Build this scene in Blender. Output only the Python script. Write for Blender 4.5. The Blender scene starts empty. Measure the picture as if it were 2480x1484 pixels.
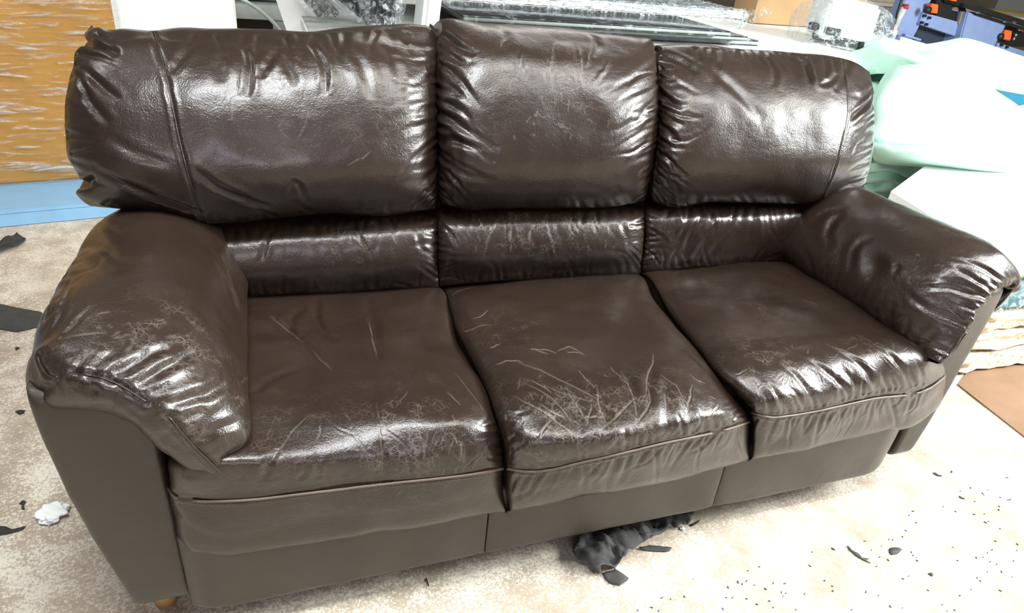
import bpy, bmesh, math, random
import numpy as np
from mathutils import Vector, Matrix
random.seed(7); rng = np.random.RandomState(7)
SC = bpy.context.scene
COL = SC.collection

# ------------------------------------------------------------------ camera
CAM = np.array([-.681, -.91, 1.269]); FPX = 1655.0
_p, _y, _r = -.5116, -.3788, .108
_fw = np.array([-math.sin(_y)*math.cos(_p), math.cos(_y)*math.cos(_p), math.sin(_p)])
_rt = np.array([math.cos(_y), math.sin(_y), 0.]); _up = np.cross(_rt, _fw)
RT = math.cos(_r)*_rt + math.sin(_r)*_up; UP = -math.sin(_r)*_rt + math.cos(_r)*_up; FW = _fw
cd = bpy.data.cameras.new('camera'); co = bpy.data.objects.new('camera', cd); COL.objects.link(co)
cd.sensor_width = 36; cd.lens = FPX/2480*36; cd.clip_start = .02; cd.clip_end = 100
co.matrix_world = Matrix(((RT[0], UP[0], -FW[0], CAM[0]), (RT[1], UP[1], -FW[1], CAM[1]), (RT[2], UP[2], -FW[2], CAM[2]), (0, 0, 0, 1)))
SC.camera = co

# ------------------------------------------------------------------ world, lights, exposure
SC.view_settings.view_transform = 'Standard'; SC.view_settings.look = 'None'
SC.view_settings.gamma = 1; SC.view_settings.use_curve_mapping = False
SC.view_settings.exposure = 0.0
SC.cycles.max_bounces = 6; SC.cycles.diffuse_bounces = 3; SC.cycles.glossy_bounces = 3; SC.cycles.transparent_max_bounces = 10
SC.cycles.adaptive_threshold = .02
w = bpy.data.worlds.new('world'); SC.world = w; w.use_nodes = True
w.node_tree.nodes['Background'].inputs[0].default_value = (.80, .78, .70, 1)
w.node_tree.nodes['Background'].inputs[1].default_value = .145
def area(name, loc, aim, sx, sy, power, col):
    l = bpy.data.lights.new(name, 'AREA'); l.shape = 'RECTANGLE'; l.size = sx; l.size_y = sy; l.energy = power; l.color = col
    o = bpy.data.objects.new(name, l); COL.objects.link(o); o.location = loc
    d = Vector(aim)-Vector(loc); o.rotation_euler = d.to_track_quat('-Z', 'Y').to_euler(); return o
for lx, ly, sx, pw, cl in ((-.75, -.45, .95, 88, (.95, .98, 1)), (.45, -.35, .5, 30, (1, .97, .86)), (1.45, -.45, .6, 38, (.96, .98, 1)), (2.7, -.3, .6, 28, (1, .98, .86))):
    area('ceiling_panel_light', (lx, ly, 3.0), (lx, ly+.5, 0), sx, .5, pw, cl)
area('rear_fill_light', (1.9, 4.2, 3.2), (1.9, 3.4, 0), 3.0, .4, 60, (1, .99, .95))  # added fill to brighten the bench and its film, no known fixture
area('rear_fill_light', (-2.4, 1.2, 3.0), (-1.9, 2.6, .4), .8, .2, 24, (1, .99, .95))  # added lamp aimed at the wrapped box, for sparkle on its film
area('front_window_light', (-1.2, -3.6, 1.9), (0, .5, .5), 1.6, .5, 40, (.93, .86, 1))
area('doorway_daylight', (4.7, -1.1, 2.7), (2.3, .8, 0), 1.6, 1.6, 640, (.97, 1, 1))

# ------------------------------------------------------------------ helpers
def ray(px, py): return FW + RT*(px-1240)/FPX + UP*(742-py)/FPX
def P(px, py, a, v):
    d = ray(px, py); i = 'xyz'.index(a); return CAM + d*(v-CAM[i])/d[i]
def PJ(p):
    d = np.asarray(p)-CAM; z = d@FW
    return np.stack([1240+FPX*(d@RT)/z, 742-FPX*(d@UP)/z], -1)
def empty(name, loc=(0, 0, 0), label=None, cat=None, group=None):
    o = bpy.data.objects.new(name, None); COL.objects.link(o); o.location = loc; o.empty_display_size = .1
    if label: tag(o, label, cat, group)
    return o
def tag(o, label, cat, group=None, kind=None):
    o['label'] = label; o['category'] = cat
    if group: o['group'] = group
    if kind: o['kind'] = kind
    return o
def link(name, me, mat=None, parent=None, smooth=True, label=None):
    me.name = name
    o = bpy.data.objects.new(name, me); COL.objects.link(o)
    if mat: me.materials.append(mat)
    if smooth: me.polygons.foreach_set('use_smooth', np.ones(len(me.polygons), bool))
    if parent is not None:
        o.parent = parent
        if parent.type == 'EMPTY': o.matrix_parent_inverse = Matrix.Translation(-Vector(parent.location))
    if label: o['label'] = label
    return o
def spline(pts, ts, closed=False):
    """nonuniform Catmull-Rom through pts (n,...) sampled at ts in 0..1 of chord length"""
    pts = np.asarray(pts, float); n = len(pts)
    flat = pts.reshape(n, -1)
    if n == 2: return pts[0]+(pts[1]-pts[0])*np.asarray(ts).reshape(-1, *([1]*(pts.ndim-1)))
    ch = np.linalg.norm(np.diff(pts, axis=0).reshape(n-1, -1, pts.shape[-1]), axis=-1).mean(1)
    s = np.concatenate([[0], np.cumsum(np.maximum(ch, 1e-6))]); s /= s[-1]
    h = np.diff(s)[:, None]; d = np.diff(flat, axis=0)/h
    m = np.zeros_like(flat); m[1:-1] = (d[:-1]*h[1:]+d[1:]*h[:-1])/(h[1:]+h[:-1]); m[0] = d[0]; m[-1] = d[-1]
    ts = np.clip(np.asarray(ts, float), 0, 1); k = np.clip(np.searchsorted(s, ts, side='right')-1, 0, n-2)
    hh = h[k]; t = ((ts-s[k])[:, None])/hh
    r = (2*t**3-3*t**2+1)*flat[k]+(t**3-2*t**2+t)*hh*m[k]+(-2*t**3+3*t**2)*flat[k+1]+(t**3-t**2)*hh*m[k+1]
    return r.reshape(len(ts), *pts.shape[1:])
def grid_faces(nv, nu, close_v=False):
    i = np.arange(nv-1)[:, None]*nu+np.arange(nu-1)[None]; i = i.ravel()
    return np.stack([i, i+1, i+1+nu, i+nu], -1)
def mesh_np(name, V, F):
    me = bpy.data.meshes.new(name); V = np.asarray(V, np.float32); F = np.asarray(F, np.int32)
    me.vertices.add(len(V)); me.vertices.foreach_set('co', V.ravel())
    k = F.shape[1]; me.loops.add(F.size); me.loops.foreach_set('vertex_index', F.ravel())
    me.polygons.add(len(F)); me.polygons.foreach_set('loop_start', np.arange(0, F.size, k, dtype=np.int32))
    me.polygons.foreach_set('loop_total', np.full(len(F), k, np.int32)); me.update(calc_edges=True); me.validate(); return me
def gnormals(S):
    du = np.gradient(S, axis=1); dv = np.gradient(S, axis=0); n = np.cross(du, dv)
    return n/np.maximum(np.linalg.norm(n, axis=-1, keepdims=True), 1e-9)
def vnoise(p, seed=0):
    """cheap smooth 3-D value noise"""
    p = np.asarray(p); i = np.floor(p).astype(int); f = p-i; f = f*f*(3-2*f); out = 0
    def hsh(a, b, c):
        n = (a*73856093) ^ (b*19349663) ^ (c*83492791) ^ (seed*2654435761)
        n = (n ^ (n >> 13))*1274126177 & 0x7fffffff; return (n % 100003)/100003.*2-1
    for dx in (0, 1):
        for dy in (0, 1):
            for dz in (0, 1):
                wt = (f[..., 0] if dx else 1-f[..., 0])*(f[..., 1] if dy else 1-f[..., 1])*(f[..., 2] if dz else 1-f[..., 2])
                out = out+wt*hsh(i[..., 0]+dx, i[..., 1]+dy, i[..., 2]+dz)
    return out

# ------------------------------------------------------------------ materials
def mat(name): 
    m = bpy.data.materials.new(name); m.use_nodes = True; return m, m.node_tree, m.node_tree.nodes['Principled BSDF']
def N(t, typ, **k):
    n = t.nodes.new(typ)
    for a, b in k.items():
        if a.startswith('i_'):
            a = a[2:]; n.inputs[int(a) if a.isdigit() else a].default_value = b
        else: setattr(n, a, b)
    return n
def ramp(t, fac, stops):
    r = N(t, 'ShaderNodeValToRGB'); e = r.color_ramp.elements
    while len(e) < len(stops): e.new(.5)
    for q, (p, c) in zip(e, stops): q.position = p; q.color = (*c, 1) if len(c) == 3 else c
    t.links.new(fac, r.inputs[0]); return r.outputs[0]
def mix(t, fac, a, b, blend='MIX'):
    n = N(t, 'ShaderNodeMix', data_type='RGBA', blend_type=blend)
    for s, v in ((0, fac), (6, a), (7, b)):
        if isinstance(v, bpy.types.NodeSocket): t.links.new(v, n.inputs[s])
        else: n.inputs[s].default_value = v if s == 0 else (*v, 1)
    return n.outputs[2]
def math_(t, op, a, b=0., clamp=False):
    n = N(t, 'ShaderNodeMath', operation=op, use_clamp=clamp)
    for s, v in ((0, a), (1, b)):
        if isinstance(v, bpy.types.NodeSocket): t.links.new(v, n.inputs[s])
        else: n.inputs[s].default_value = v
    return n.outputs[0]
def coord(t, scale=(1, 1, 1), rot=(0, 0, 0)):
    tc = N(t, 'ShaderNodeTexCoord'); mp = N(t, 'ShaderNodeMapping'); mp.inputs['Scale'].default_value = scale; mp.inputs['Rotation'].default_value = rot
    t.links.new(tc.outputs['Object'], mp.inputs[0]); return mp.outputs[0]
def noise(t, vec, scale, detail=4, rough=.55, dist=0):
    n = N(t, 'ShaderNodeTexNoise', i_Scale=scale, i_Detail=detail, i_Roughness=rough, i_Distortion=dist); t.links.new(vec, n.inputs['Vector']); return n.outputs[0]
def bump(t, bs, h, strength, dist, prev=None):
    b = N(t, 'ShaderNodeBump', i_Strength=strength, i_Distance=dist); t.links.new(h, b.inputs['Height'])
    if prev is not None: t.links.new(prev, b.inputs['Normal'])
    if bs is not None: t.links.new(b.outputs[0], bs.inputs['Normal'])
    return b.outputs[0]
def plain(name, col, rough=.5, metal=0., var=.12, scale=12, bmp=0, spec=.5):
    m, t, b = mat(name); v = coord(t); n = noise(t, v, scale, 5)
    c = ramp(t, n, [(.3, tuple(x*(1-var) for x in col)), (.7, tuple(min(1, x*(1+var)) for x in col))])
    t.links.new(c, b.inputs['Base Color']); b.inputs['Roughness'].default_value = rough; b.inputs['Metallic'].default_value = metal
    b.inputs['Specular IOR Level'].default_value = spec
    if bmp: bump(t, b, noise(t, v, scale*8, 3), bmp, .004)
    return m
def leather_mat(name, col, rough, grain):
    m, t, b = mat(name); v = coord(t)
    at = N(t, 'ShaderNodeAttribute', attribute_name='wear'); sep = N(t, 'ShaderNodeSeparateColor'); t.links.new(at.outputs[0], sep.inputs[0])
    line, areaw = sep.outputs[0], sep.outputs[1]
    big = noise(t, v, 5, 4); c = ramp(t, big, [(.3, tuple(x*.82 for x in col)), (.7, tuple(x*1.2 for x in col))])
    # crackle of scuffed finish
    dn = N(t, 'ShaderNodeTexNoise', i_Scale=14., i_Detail=4.); t.links.new(v, dn.inputs['Vector'])
    wv = N(t, 'ShaderNodeVectorMath', operation='MULTIPLY_ADD'); t.links.new(dn.outputs[1], wv.inputs[0]); wv.inputs[1].default_value = (.05, .05, .05); t.links.new(v, wv.inputs[2])
    vo = N(t, 'ShaderNodeTexVoronoi', feature='DISTANCE_TO_EDGE', i_Scale=48.); t.links.new(wv.outputs[0], vo.inputs['Vector'])
    ck = ramp(t, vo.outputs[0], [(.0, (1, 1, 1)), (.05, (0, 0, 0))])
    vo3 = N(t, 'ShaderNodeTexVoronoi', feature='DISTANCE_TO_EDGE', i_Scale=110.); t.links.new(wv.outputs[0], vo3.inputs['Vector'])
    ck3 = ramp(t, vo3.outputs[0], [(.0, (.7, .7, .7)), (.09, (0, 0, 0))])
    brk = ramp(t, noise(t, v, 30, 3), [(.45, (0, 0, 0)), (.62, (1, 1, 1))])
    ckm = math_(t, 'MULTIPLY', math_(t, 'MULTIPLY', math_(t, 'MAXIMUM', ck, ck3), brk), areaw)
    wearf = math_(t, 'MAXIMUM', math_(t, 'MULTIPLY', ckm, .9), line, True)
    c = mix(t, math_(t, 'MULTIPLY', wearf, .8), c, (.21, .175, .145))
    t.links.new(c, b.inputs['Base Color'])
    # rough
    rr = math_(t, 'ADD', math_(t, 'MULTIPLY', noise(t, v, 9, 5), .16), rough-.08)
    t.links.new(math_(t, 'ADD', rr, math_(t, 'MULTIPLY', wearf, .2)), b.inputs['Roughness'])
    b.inputs['Specular IOR Level'].default_value = .55
    b.inputs['Coat Weight'].default_value = .18; b.inputs['Coat Roughness'].default_value = .22
    # grain
    vg = N(t, 'ShaderNodeTexVoronoi', feature='F1', i_Scale=330.); t.links.new(v, vg.inputs['Vector'])
    n1 = noise(t, v, 130, 4, .6); n2 = noise(t, coord(t, (1, 3, 3), (.3, .5, .4)), 28, 5, .6, .6)
    b1 = bump(t, None, vg.outputs[0], .24*grain, .0012)
    b2 = bump(t, None, n1, .5*grain, .0011, b1)
    b3 = bump(t, b, n2, .4*grain, .0016, b2)
    return m
LE = leather_mat('brown_leather', (.0215, .0130, .0088), .33, 1.0)
LEP = leather_mat('brown_panel_leather', (.029, .0215, .0145), .47, .45)
THREAD = plain('thread', (.22, .17, .12), .7)
WORN = plain('worn_piping', (.13, .098, .072), .45)
DARK = plain('dark_lining', (.012, .011, .010), .8)

# ------------------------------------------------------------------ leather cushions
def prof(u, n=5., m=2.): return np.maximum(0, 1-np.abs(2*u-1)**n)**(1/m)
def usamp(n, k=.55):
    l = np.linspace(0, 1, n); return (1-k)*l+k*(.5-.5*np.cos(np.pi*l))
def row(pxs, axis, base, amp, U, n=5., skew=None):
    """one cross line of a cushion: pixel polyline lifted to depth plane base+amp*prof"""
    q = spline(np.array(pxs, float), U); pr = prof(U, n); i = 'xyz'.index(axis)
    b = base if np.isscalar(base) else spline(np.array(base, float)[:, None], U)[:, 0]
    v = b+amp*pr
    d = FW+RT*((q[:, 0]-1240)/FPX)[:, None]+UP*((742-q[:, 1])/FPX)[:, None]
    return CAM+d*((v-CAM[i])/d[:, i])[:, None]
def loft(rows, skirt, res, U, sn=4):
    """rows: list of (nu,3); skirt: per-row vector for closing the sides"""
    R_ = []
    for r, s in zip(rows, skirt):
        s = np.array(s, float); L = [r[0]+s*(k/sn)**1.3 for k in range(sn, 0, -1)]; Rr = [r[-1]+s*(k/sn)**1.3 for k in range(1, sn+1)]
        R_.append(np.vstack([L, r, Rr]))
    R_ = np.array(R_); ln = np.linalg.norm(np.diff(R_, axis=0), axis=-1).mean(1).sum()
    return spline(R_, np.linspace(0, 1, max(8, int(ln/res))))
class Cushion:
    def __init__(s, S): 
        s.S = S; s.n = gnormals(S)
        c = S.reshape(-1, 3).mean(0)
        if ((S-c)*s.n).sum() < 0: s.n = -s.n
        s.flip = False; s.disp = np.zeros(S.shape[:2]); s.line = np.zeros(S.shape[:2]); s.area = np.zeros(S.shape[:2])
        s.px = PJ(S); s.front = ((CAM-S)*s.n).sum(-1) > 0
    def to3(s, pts):
        """nearest surface points under a drawn line"""
        out = []
        pxf = s.px.reshape(-1, 2); S = s.S.reshape(-1, 3); pen = np.where(s.front.ravel(), 0, 1e6)
        for p in pts: out.append(S[np.argmin(((pxf-np.array(p))**2).sum(1)+pen)])
        return np.array(out)
    def dist(s, L3, pad):
        sh = s.S.shape[:2]; d = np.full(sh, 9.); tt = np.zeros(sh)
        lo = L3.min(0)-pad; hi = L3.max(0)+pad
        m = ((s.S > lo) & (s.S < hi)).all(-1); X = s.S[m]
        if len(X) == 0: return m, d[m], tt[m]
        seg = np.linalg.norm(np.diff(L3, axis=0), axis=1); cum = np.concatenate([[0], np.cumsum(seg)]); tot = max(cum[-1], 1e-6)
        bd = np.full(len(X), 9.); bt = np.zeros(len(X))
        for a, b, c0, l in zip(L3[:-1], L3[1:], cum, seg):
            if l < 1e-6: continue
            ab = b-a; t = np.clip(((X-a)@ab)/(l*l), 0, 1); dd = np.linalg.norm(X-(a+t[:, None]*ab), axis=1)
            k = dd < bd; bd[k] = dd[k]; bt[k] = (c0+t[k]*l)/tot
        return m, bd, bt
    def crease3(s, L3, w, d, ridge=.5, taper=1., line=0.):
        m, r, t = s.dist(L3, w*4)
        tp = np.clip(np.sin(np.pi*np.clip(t, 0, 1)), 0, 1)**.6 if taper == 1 else (np.clip(1-t, 0, 1)**.7 if taper == 2 else 1.)
        d = d*.78
        if ridge < 0: f = d*np.exp(-(r/w)**2)            # a fold standing proud
        else: f = -d*np.exp(-(r/w)**2)+ridge*d*np.exp(-((r-1.7*w)/(1.1*w))**2)
        s.disp[m] += f*tp
        if line: s.line[m] = np.maximum(s.line[m], line*np.exp(-(r/.0010)**2)*tp)
    def crease(s, pts, w=.006, d=.004, ridge=.5, taper=1, line=0., n=7):
        p = spline(np.array(pts, float), np.linspace(0, 1, n)); s.crease3(s.to3(p), w, d, ridge, taper, line)
    def scratch(s, pts, line=.8, d=.0007, w=.0016):
        p = spline(np.array(pts, float), np.linspace(0, 1, 6)); p += rng.randn(*p.shape)*1.5
        s.crease3(s.to3(p), w, d, .6, 1, line)
    def blotch(s, c, r, amt):
        c3 = s.to3([c])[0]; d = np.linalg.norm(s.S-c3, axis=-1); s.area = np.maximum(s.area, amt*np.exp(-(d/r)**2))
    def dent(s, c, r, d):
        c3 = s.to3([c])[0]; q = np.linalg.norm(s.S-c3, axis=-1); s.disp -= d*np.exp(-(q/r)**2)
    def gathers(s, pts, dirp, n, L=(.03, .1), w=(.004, .008), d=(.002, .005), spread=.5, seed=1):
        """short folds running in from a seam; dirp: pixel direction(s)"""
        rs = np.random.RandomState(seed); base = spline(np.array(pts, float), np.sort((np.arange(n)+rs.rand(n)*.8)/n))
        dr = spline(np.array(dirp, float), np.linspace(0, 1, n)) if len(np.shape(dirp)) > 1 else np.tile(np.array(dirp, float), (n, 1))
        for p, q in zip(base, dr):
            a = math.atan2(q[1], q[0])+rs.randn()*spread*.5; l = rs.uniform(*L)*1250; ww = rs.uniform(*w)
            k = rs.randn()*.18
            e1 = p+l*.5*np.array([math.cos(a), math.sin(a)]); e2 = p+l*np.array([math.cos(a+k), math.sin(a+k)])
            s.crease3(s.to3(spline(np.array([p, e1, e2]), np.linspace(0, 1, 5))), ww, rs.uniform(*d), .45, 2)
    def run_gathers(s, seam3, n, L=(.03, .1), w=(.004, .008), d=(.002, .005), lo=.1, hi=.95, seed=1):
        """folds that run back along the arm from its front seam"""
        rs = np.random.RandomState(seed); G = s.S; step = np.linalg.norm(np.diff(G, axis=0), axis=-1).mean()
        for t in np.sort(rs.uniform(lo, hi, n)):
            q = spline(np.array(seam3, float), [t])[0]; k = np.argmin(((G-q)**2).sum(-1)); i, j = divmod(int(k), G.shape[1])
            m = max(4, int(rs.uniform(*L)/step)); dr = rs.randn()*.25
            idx = [(max(0, i-int(m*a)), int(np.clip(j+dr*m*a*a, 0, G.shape[1]-1))) for a in np.linspace(0, 1, 6)]
            s.crease3(np.array([G[a, b] for a, b in idx]), rs.uniform(*w), rs.uniform(*d), .45, 2)
    def build(s, name, material, parent, lump=.0035, lsc=9., seed=0, fine=.00025):
        S = s.S; dd = s.disp+lump*vnoise(S*lsc, seed)+lump*.4*vnoise(S*lsc*2.6, seed+3)+fine*vnoise(S*np.array([60, 60, 60.]), seed+5)
        V = S+s.n*dd[..., None]; nv, nu = S.shape[:2]
        F = grid_faces(nv, nu)
        # orientation
        a = V.reshape(-1, 3); f = F[len(F)//2+nu//2]; nn = np.cross(a[f[1]]-a[f[0]], a[f[3]]-a[f[0]])
        k = f[0]
        if nn@s.n.reshape(-1, 3)[k] < 0: F = F[:, ::-1]
        me = mesh_np(name, a, F)
        at = me.attributes.new('wear', 'FLOAT_COLOR', 'POINT')
        c = np.stack([s.line, s.area, np.zeros_like(s.line), np.ones_like(s.line)], -1).reshape(-1).astype(np.float32); at.data.foreach_set('color', c)
        s.V = V; s.vp = PJ(V)
        return link(name, me, material, parent)
    def line_on(s, pts, n=60, lift=0.):
        """the built surface under a drawn line"""
        p = spline(np.array(pts, float), np.linspace(0, 1, n)); pf = s.vp.reshape(-1, 2); V = s.V.reshape(-1, 3); pen = np.where(s.front.ravel(), 0, 1e6); nn = s.n.reshape(-1, 3)
        out = []
        for q in p:
            d = ((pf-q)**2).sum(1)+pen; k = np.argsort(d)[:4]; wt = 1/(d[k]+.3); wt /= wt.sum(); out.append((V[k]*wt[:, None]).sum(0)+nn[k[0]]*lift)
        out = np.array(out)
        for _ in range(2): out[1:-1] = (out[:-2]+out[1:-1]*2+out[2:])/4
        return out, None
def tube_np(path, rad, sides=8, taper=False):
    path = np.asarray(path); n = len(path); T = np.gradient(path, axis=0); T /= np.maximum(np.linalg.norm(T, axis=1, keepdims=True), 1e-9)
    up = np.array([0, 0, 1.]); A = np.cross(T, up); A[np.linalg.norm(A, axis=1) < .05] = [1, 0, 0]; A /= np.linalg.norm(A, axis=1, keepdims=True); B = np.cross(T, A)
    th = np.linspace(0, 2*np.pi, sides, endpoint=False); r = np.full(n, rad) if np.isscalar(rad) else np.asarray(rad)
    V = path[:, None]+r[:, None, None]*(A[:, None]*np.cos(th)[None, :, None]+B[:, None]*np.sin(th)[None, :, None]); V = V.reshape(-1, 3)
    F = []
    for i in range(n-1):
        for j in range(sides): F.append((i*sides+j, i*sides+(j+1) % sides, (i+1)*sides+(j+1) % sides, (i+1)*sides+j))
    V = np.vstack([V, path[:1], path[-1:]]); c0, c1 = n*sides, n*sides+1
    for j in range(sides): F.append((c0, (j+1) % sides, j, j)); F.append((c1, (n-1)*sides+j, (n-1)*sides+(j+1) % sides, (n-1)*sides+(j+1) % sides))
    return V, F
def pymesh(name, V, F):
    me = bpy.data.meshes.new(name); me.from_pydata([tuple(map(float, v)) for v in V], [], [tuple(dict.fromkeys(f)) for f in F]); me.update(); return me
def tube(name, path, rad, m, parent=None, sides=8, label=None): 
    V, F = tube_np(path, rad, sides); return link(name, pymesh(name, V, F), m, parent, label=label)
def stitches(name, path, m, parent, step=.006, ln=.0035, r=.0006):
    seg = np.linalg.norm(np.diff(path, axis=0), axis=1); cum = np.concatenate([[0], np.cumsum(seg)]); V = []; F = []
    for c in np.arange(.002, cum[-1]-.004, step):
        a = np.array([np.interp(c, cum, path[:, k]) for k in range(3)]); b = np.array([np.interp(c+ln, cum, path[:, k]) for k in range(3)])
        v, f = tube_np(np.array([a, (a+b)/2, b]), [r*.6, r, r*.6], 4); o = len(V); V += list(v); F += [tuple(x+o for x in q) for q in f]
    o = link(name, pymesh(name, V, F), m, parent); o['kind'] = 'stuff'; return o

sofa = empty('sofa', (0, 0, 0), 'dark brown leather three-seat sofa standing on bare workshop floor, its seats creased and scuffed', 'sofa')
NU = 150
U = usamp(NU)

# ---- seat cushions
seam1 = [(1070, 697), (1107, 800), (1165, 920), (1207, 1028), (1222, 1090), (1226, 1134)]
def seatc(rows, res=.0019, nu=290):
    Uq = usamp(nu); R_ = []; sk = []
    A = rows[0]; r0 = row(A[0], 'z', A[2], A[3], Uq); back = r0+np.array([0, .07, -.03]); bb = r0+np.array([0, .09, -.10])
    R_ += [bb, back]; sk += [(0, 0, -.02), (0, 0, -.05)]
    for (px, ax, b, a) in rows:
        R_.append(row(px, ax, b, a, Uq, 7. if ax == 'z' else 9.)); sk.append((0, .0, -.07) if ax == 'z' else (0, .07, -.0))
    last = R_[-1]
    R_.append(last+np.array([0, .02, -.008])); sk.append((0, .05, 0))
    R_.append(last+np.array([0, .10, -.004])); sk.append((0, .02, 0))
    return Cushion(loft(R_, sk, res, Uq))
s1 = seatc([
    ([(470, 735), (575, 727), (800, 712), (1066, 700)], 'z', .43, .02),
    ([(452, 830), (760, 812), (1103, 802)], 'z', .435, .035),
    ([(425, 950), (780, 930), (1162, 922)], 'z', .43, .045),
    ([(408, 1055), (780, 1040), (1204, 1030)], 'z', .42, .048),
    ([(403, 1120), (800, 1115), (1219, 1088)], 'y', [.075, .05, .045], -.055),
    ([(409, 1172), (417, 1196), (467, 1208), (566, 1209), (752, 1190), (938, 1168), (1124, 1148), (1223, 1134)], 'y', [.08, .035, .03, .03, .03], -.045),
    ([(414, 1225), (440, 1255), (800, 1250), (1223, 1190)], 'y', [.08, .04, .03, .03], -.04),
    ([(432, 1300), (467, 1338), (520, 1347), (690, 1326), (938, 1283), (1124, 1252), (1221, 1238)], 'y', [.078, .052, .045, .045, .04], -.025),
])
s2 = seatc([
    ([(1072, 700), (1300, 676), (1546, 666)], 'z', .43, .02),
    ([(1110, 800), (1350, 765), (1596, 735)], 'z', .435, .038),
    ([(1168, 920), (1420, 880), (1676, 840)], 'z', .43, .048),
    ([(1209, 1030), (1470, 985), (1752, 935)], 'z', .42, .052),
    ([(1224, 1090), (1500, 1050), (1802, 988)], 'y', [.04, .02, .05], -.075),
    ([(1228, 1132), (1273, 1139), (1432, 1112), (1609, 1071), (1756, 1039), (1817, 1020)], 'y', [.03, .0, .03], -.055),
    ([(1228, 1190), (1320, 1182), (1500, 1148), (1680, 1108), (1817, 1065)], 'y', [.03, .0, .03], -.05),
    ([(1226, 1240), (1373, 1212), (1550, 1180), (1697, 1147), (1803, 1115)], 'y', [.04, .015, .04], -.03),
])
s3 = seatc([
    ([(1555, 662), (1750, 640), (1925, 627), (2000, 624)], 'z', .43, .02),
    ([(1605, 735), (1850, 705), (2100, 692)], 'z', .435, .035),
    ([(1684, 840), (1930, 800), (2190, 778)], 'z', .43, .045),
    ([(1758, 932), (2010, 885), (2262, 850)], 'z', .42, .048),
    ([(1804, 975), (2050, 935), (2284, 880)], 'y', [.04, .05, .065, .09], -.055),
    ([(1820, 996), (1870, 1008), (1903, 1006), (2109, 965), (2256, 935), (2289, 905)], 'y', [.03, .03, .04, .085], -.045),
    ([(1820, 1050), (1900, 1055), (2100, 1012), (2240, 985), (2288, 940)], 'y', [.03, .03, .045, .088], -.04),
    ([(1810, 1115), (1962, 1080), (2109, 1050), (2197, 1034), (2262, 990)], 'y', [.04, .045, .06, .09], -.025),
])
PIP = {1: [(410, 1178), (420, 1198), (467, 1209), (566, 1210), (752, 1191), (938, 1169), (1124, 1149), (1221, 1134)],
       2: [(1230, 1134), (1273, 1139), (1432, 1112), (1609, 1071), (1756, 1039), (1815, 1021)],
       3: [(1822, 998), (1870, 1009), (1910, 1005), (2109, 965), (2256, 935), (2287, 910)]}
# ---- lumbar bolsters
def pillow(rows, res=.0028, nu=200, n=6., back=.12, nd=(0, .10, .0), topfall=-.02, bottuck=(0, .07, .02)):
    Uq = usamp(nu); R_ = []; sk = []
    mid = [row(px, 'y', b, a, Uq, n) for (px, b, a) in rows]
    t = mid[0]
    R_ += [t+np.array([0, back, -.12]), t+np.array([0, back*.85, topfall*1.8]), t+np.array([0, back*.4, topfall*.3])] + mid + [mid[-1]+np.array(bottuck)*.4, mid[-1]+np.array(bottuck)]
    sk = [(0, .02, 0)]*2+[(0, .05, 0)]+[nd]*len(mid)+[(0, .05, 0), (0, .02, 0)]
    return Cushion(loft(R_, sk, res, Uq))
b1 = pillow([
    ([(440, 530), (760, 508), (1058, 497)], .69, -.01),
    ([(455, 560), (760, 532), (1059, 517)], .64, -.02),
    ([(470, 600), (780, 577), (1060, 560)], .588, -.035),
    ([(490, 660), (800, 638), (1060, 620)], .572, -.04),
    ([(500, 705), (800, 690), (1060, 672)], .583, -.02),
    ([(505, 728), (800, 708), (1060, 694)], .60, -.01)], n=8, back=.06, topfall=0)
b2 = pillow([
    ([(1064, 486), (1300, 480), (1560, 475)], .69, -.01),
    ([(1063, 508), (1300, 502), (1560, 497)], .64, -.02),
    ([(1063, 550), (1310, 545), (1560, 538)], .588, -.035),
    ([(1063, 612), (1310, 605), (1556, 592)], .572, -.04),
    ([(1063, 668), (1310, 655), (1552, 640)], .583, -.02),
    ([(1063, 694), (1310, 676), (1550, 662)], .60, -.01)], n=8, back=.06, topfall=0)
b3 = pillow([
    ([(1566, 475), (1750, 472), (1990, 470)], .69, -.01),
    ([(1565, 497), (1750, 494), (1990, 490)], .64, -.02),
    ([(1564, 535), (1750, 532), (1990, 522)], .588, -.03),
    ([(1560, 590), (1750, 584), (1985, 570)], .588, -.035),
    ([(1556, 638), (1750, 630), (1980, 608)], .583, -.02),
    ([(1554, 660), (1750, 646), (1978, 628)], .60, -.01)], n=8, back=.06, topfall=0)
# ---- head cushions
h1 = pillow([
    ([(202, 84), (227, 70), (260, 74), (296, 72), (334, 76), (372, 78), (418, 74), (495, 75), (610, 75), (725, 77), (840, 70), (935, 65), (1012, 63), (1042, 69), (1057, 90)], .77, -.03),
    ([(209, 106), (240, 92), (330, 90), (610, 96), (900, 88), (1057, 112)], .735, -.04),
    ([(184, 126), (300, 108), (610, 112), (900, 108), (1057, 130)], .705, -.055),
    ([(180, 160), (300, 150), (610, 150), (900, 148), (1058, 170)], .68, -.075),
    ([(164, 250), (330, 235), (640, 235), (900, 232), (1062, 250)], .655, -.105),
    ([(163, 325), (350, 325), (650, 325), (900, 322), (1061, 330)], .64, -.125),
    ([(170, 385), (370, 405), (660, 410), (900, 400), (1060, 400)], .62, -.125),
    ([(206, 444), (400, 475), (670, 475), (900, 462), (1060, 460)], .605, -.10),
    ([(187, 470), (240, 486), (380, 505), (495, 530), (700, 510), (900, 502), (1058, 492)], .602, -.06),
    ([(225, 497), (303, 501), (380, 515), (437, 534), (495, 543), (533, 539), (648, 526), (801, 516), (930, 518), (1052, 506)], .615, -.02)], res=.003, nu=250)
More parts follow.
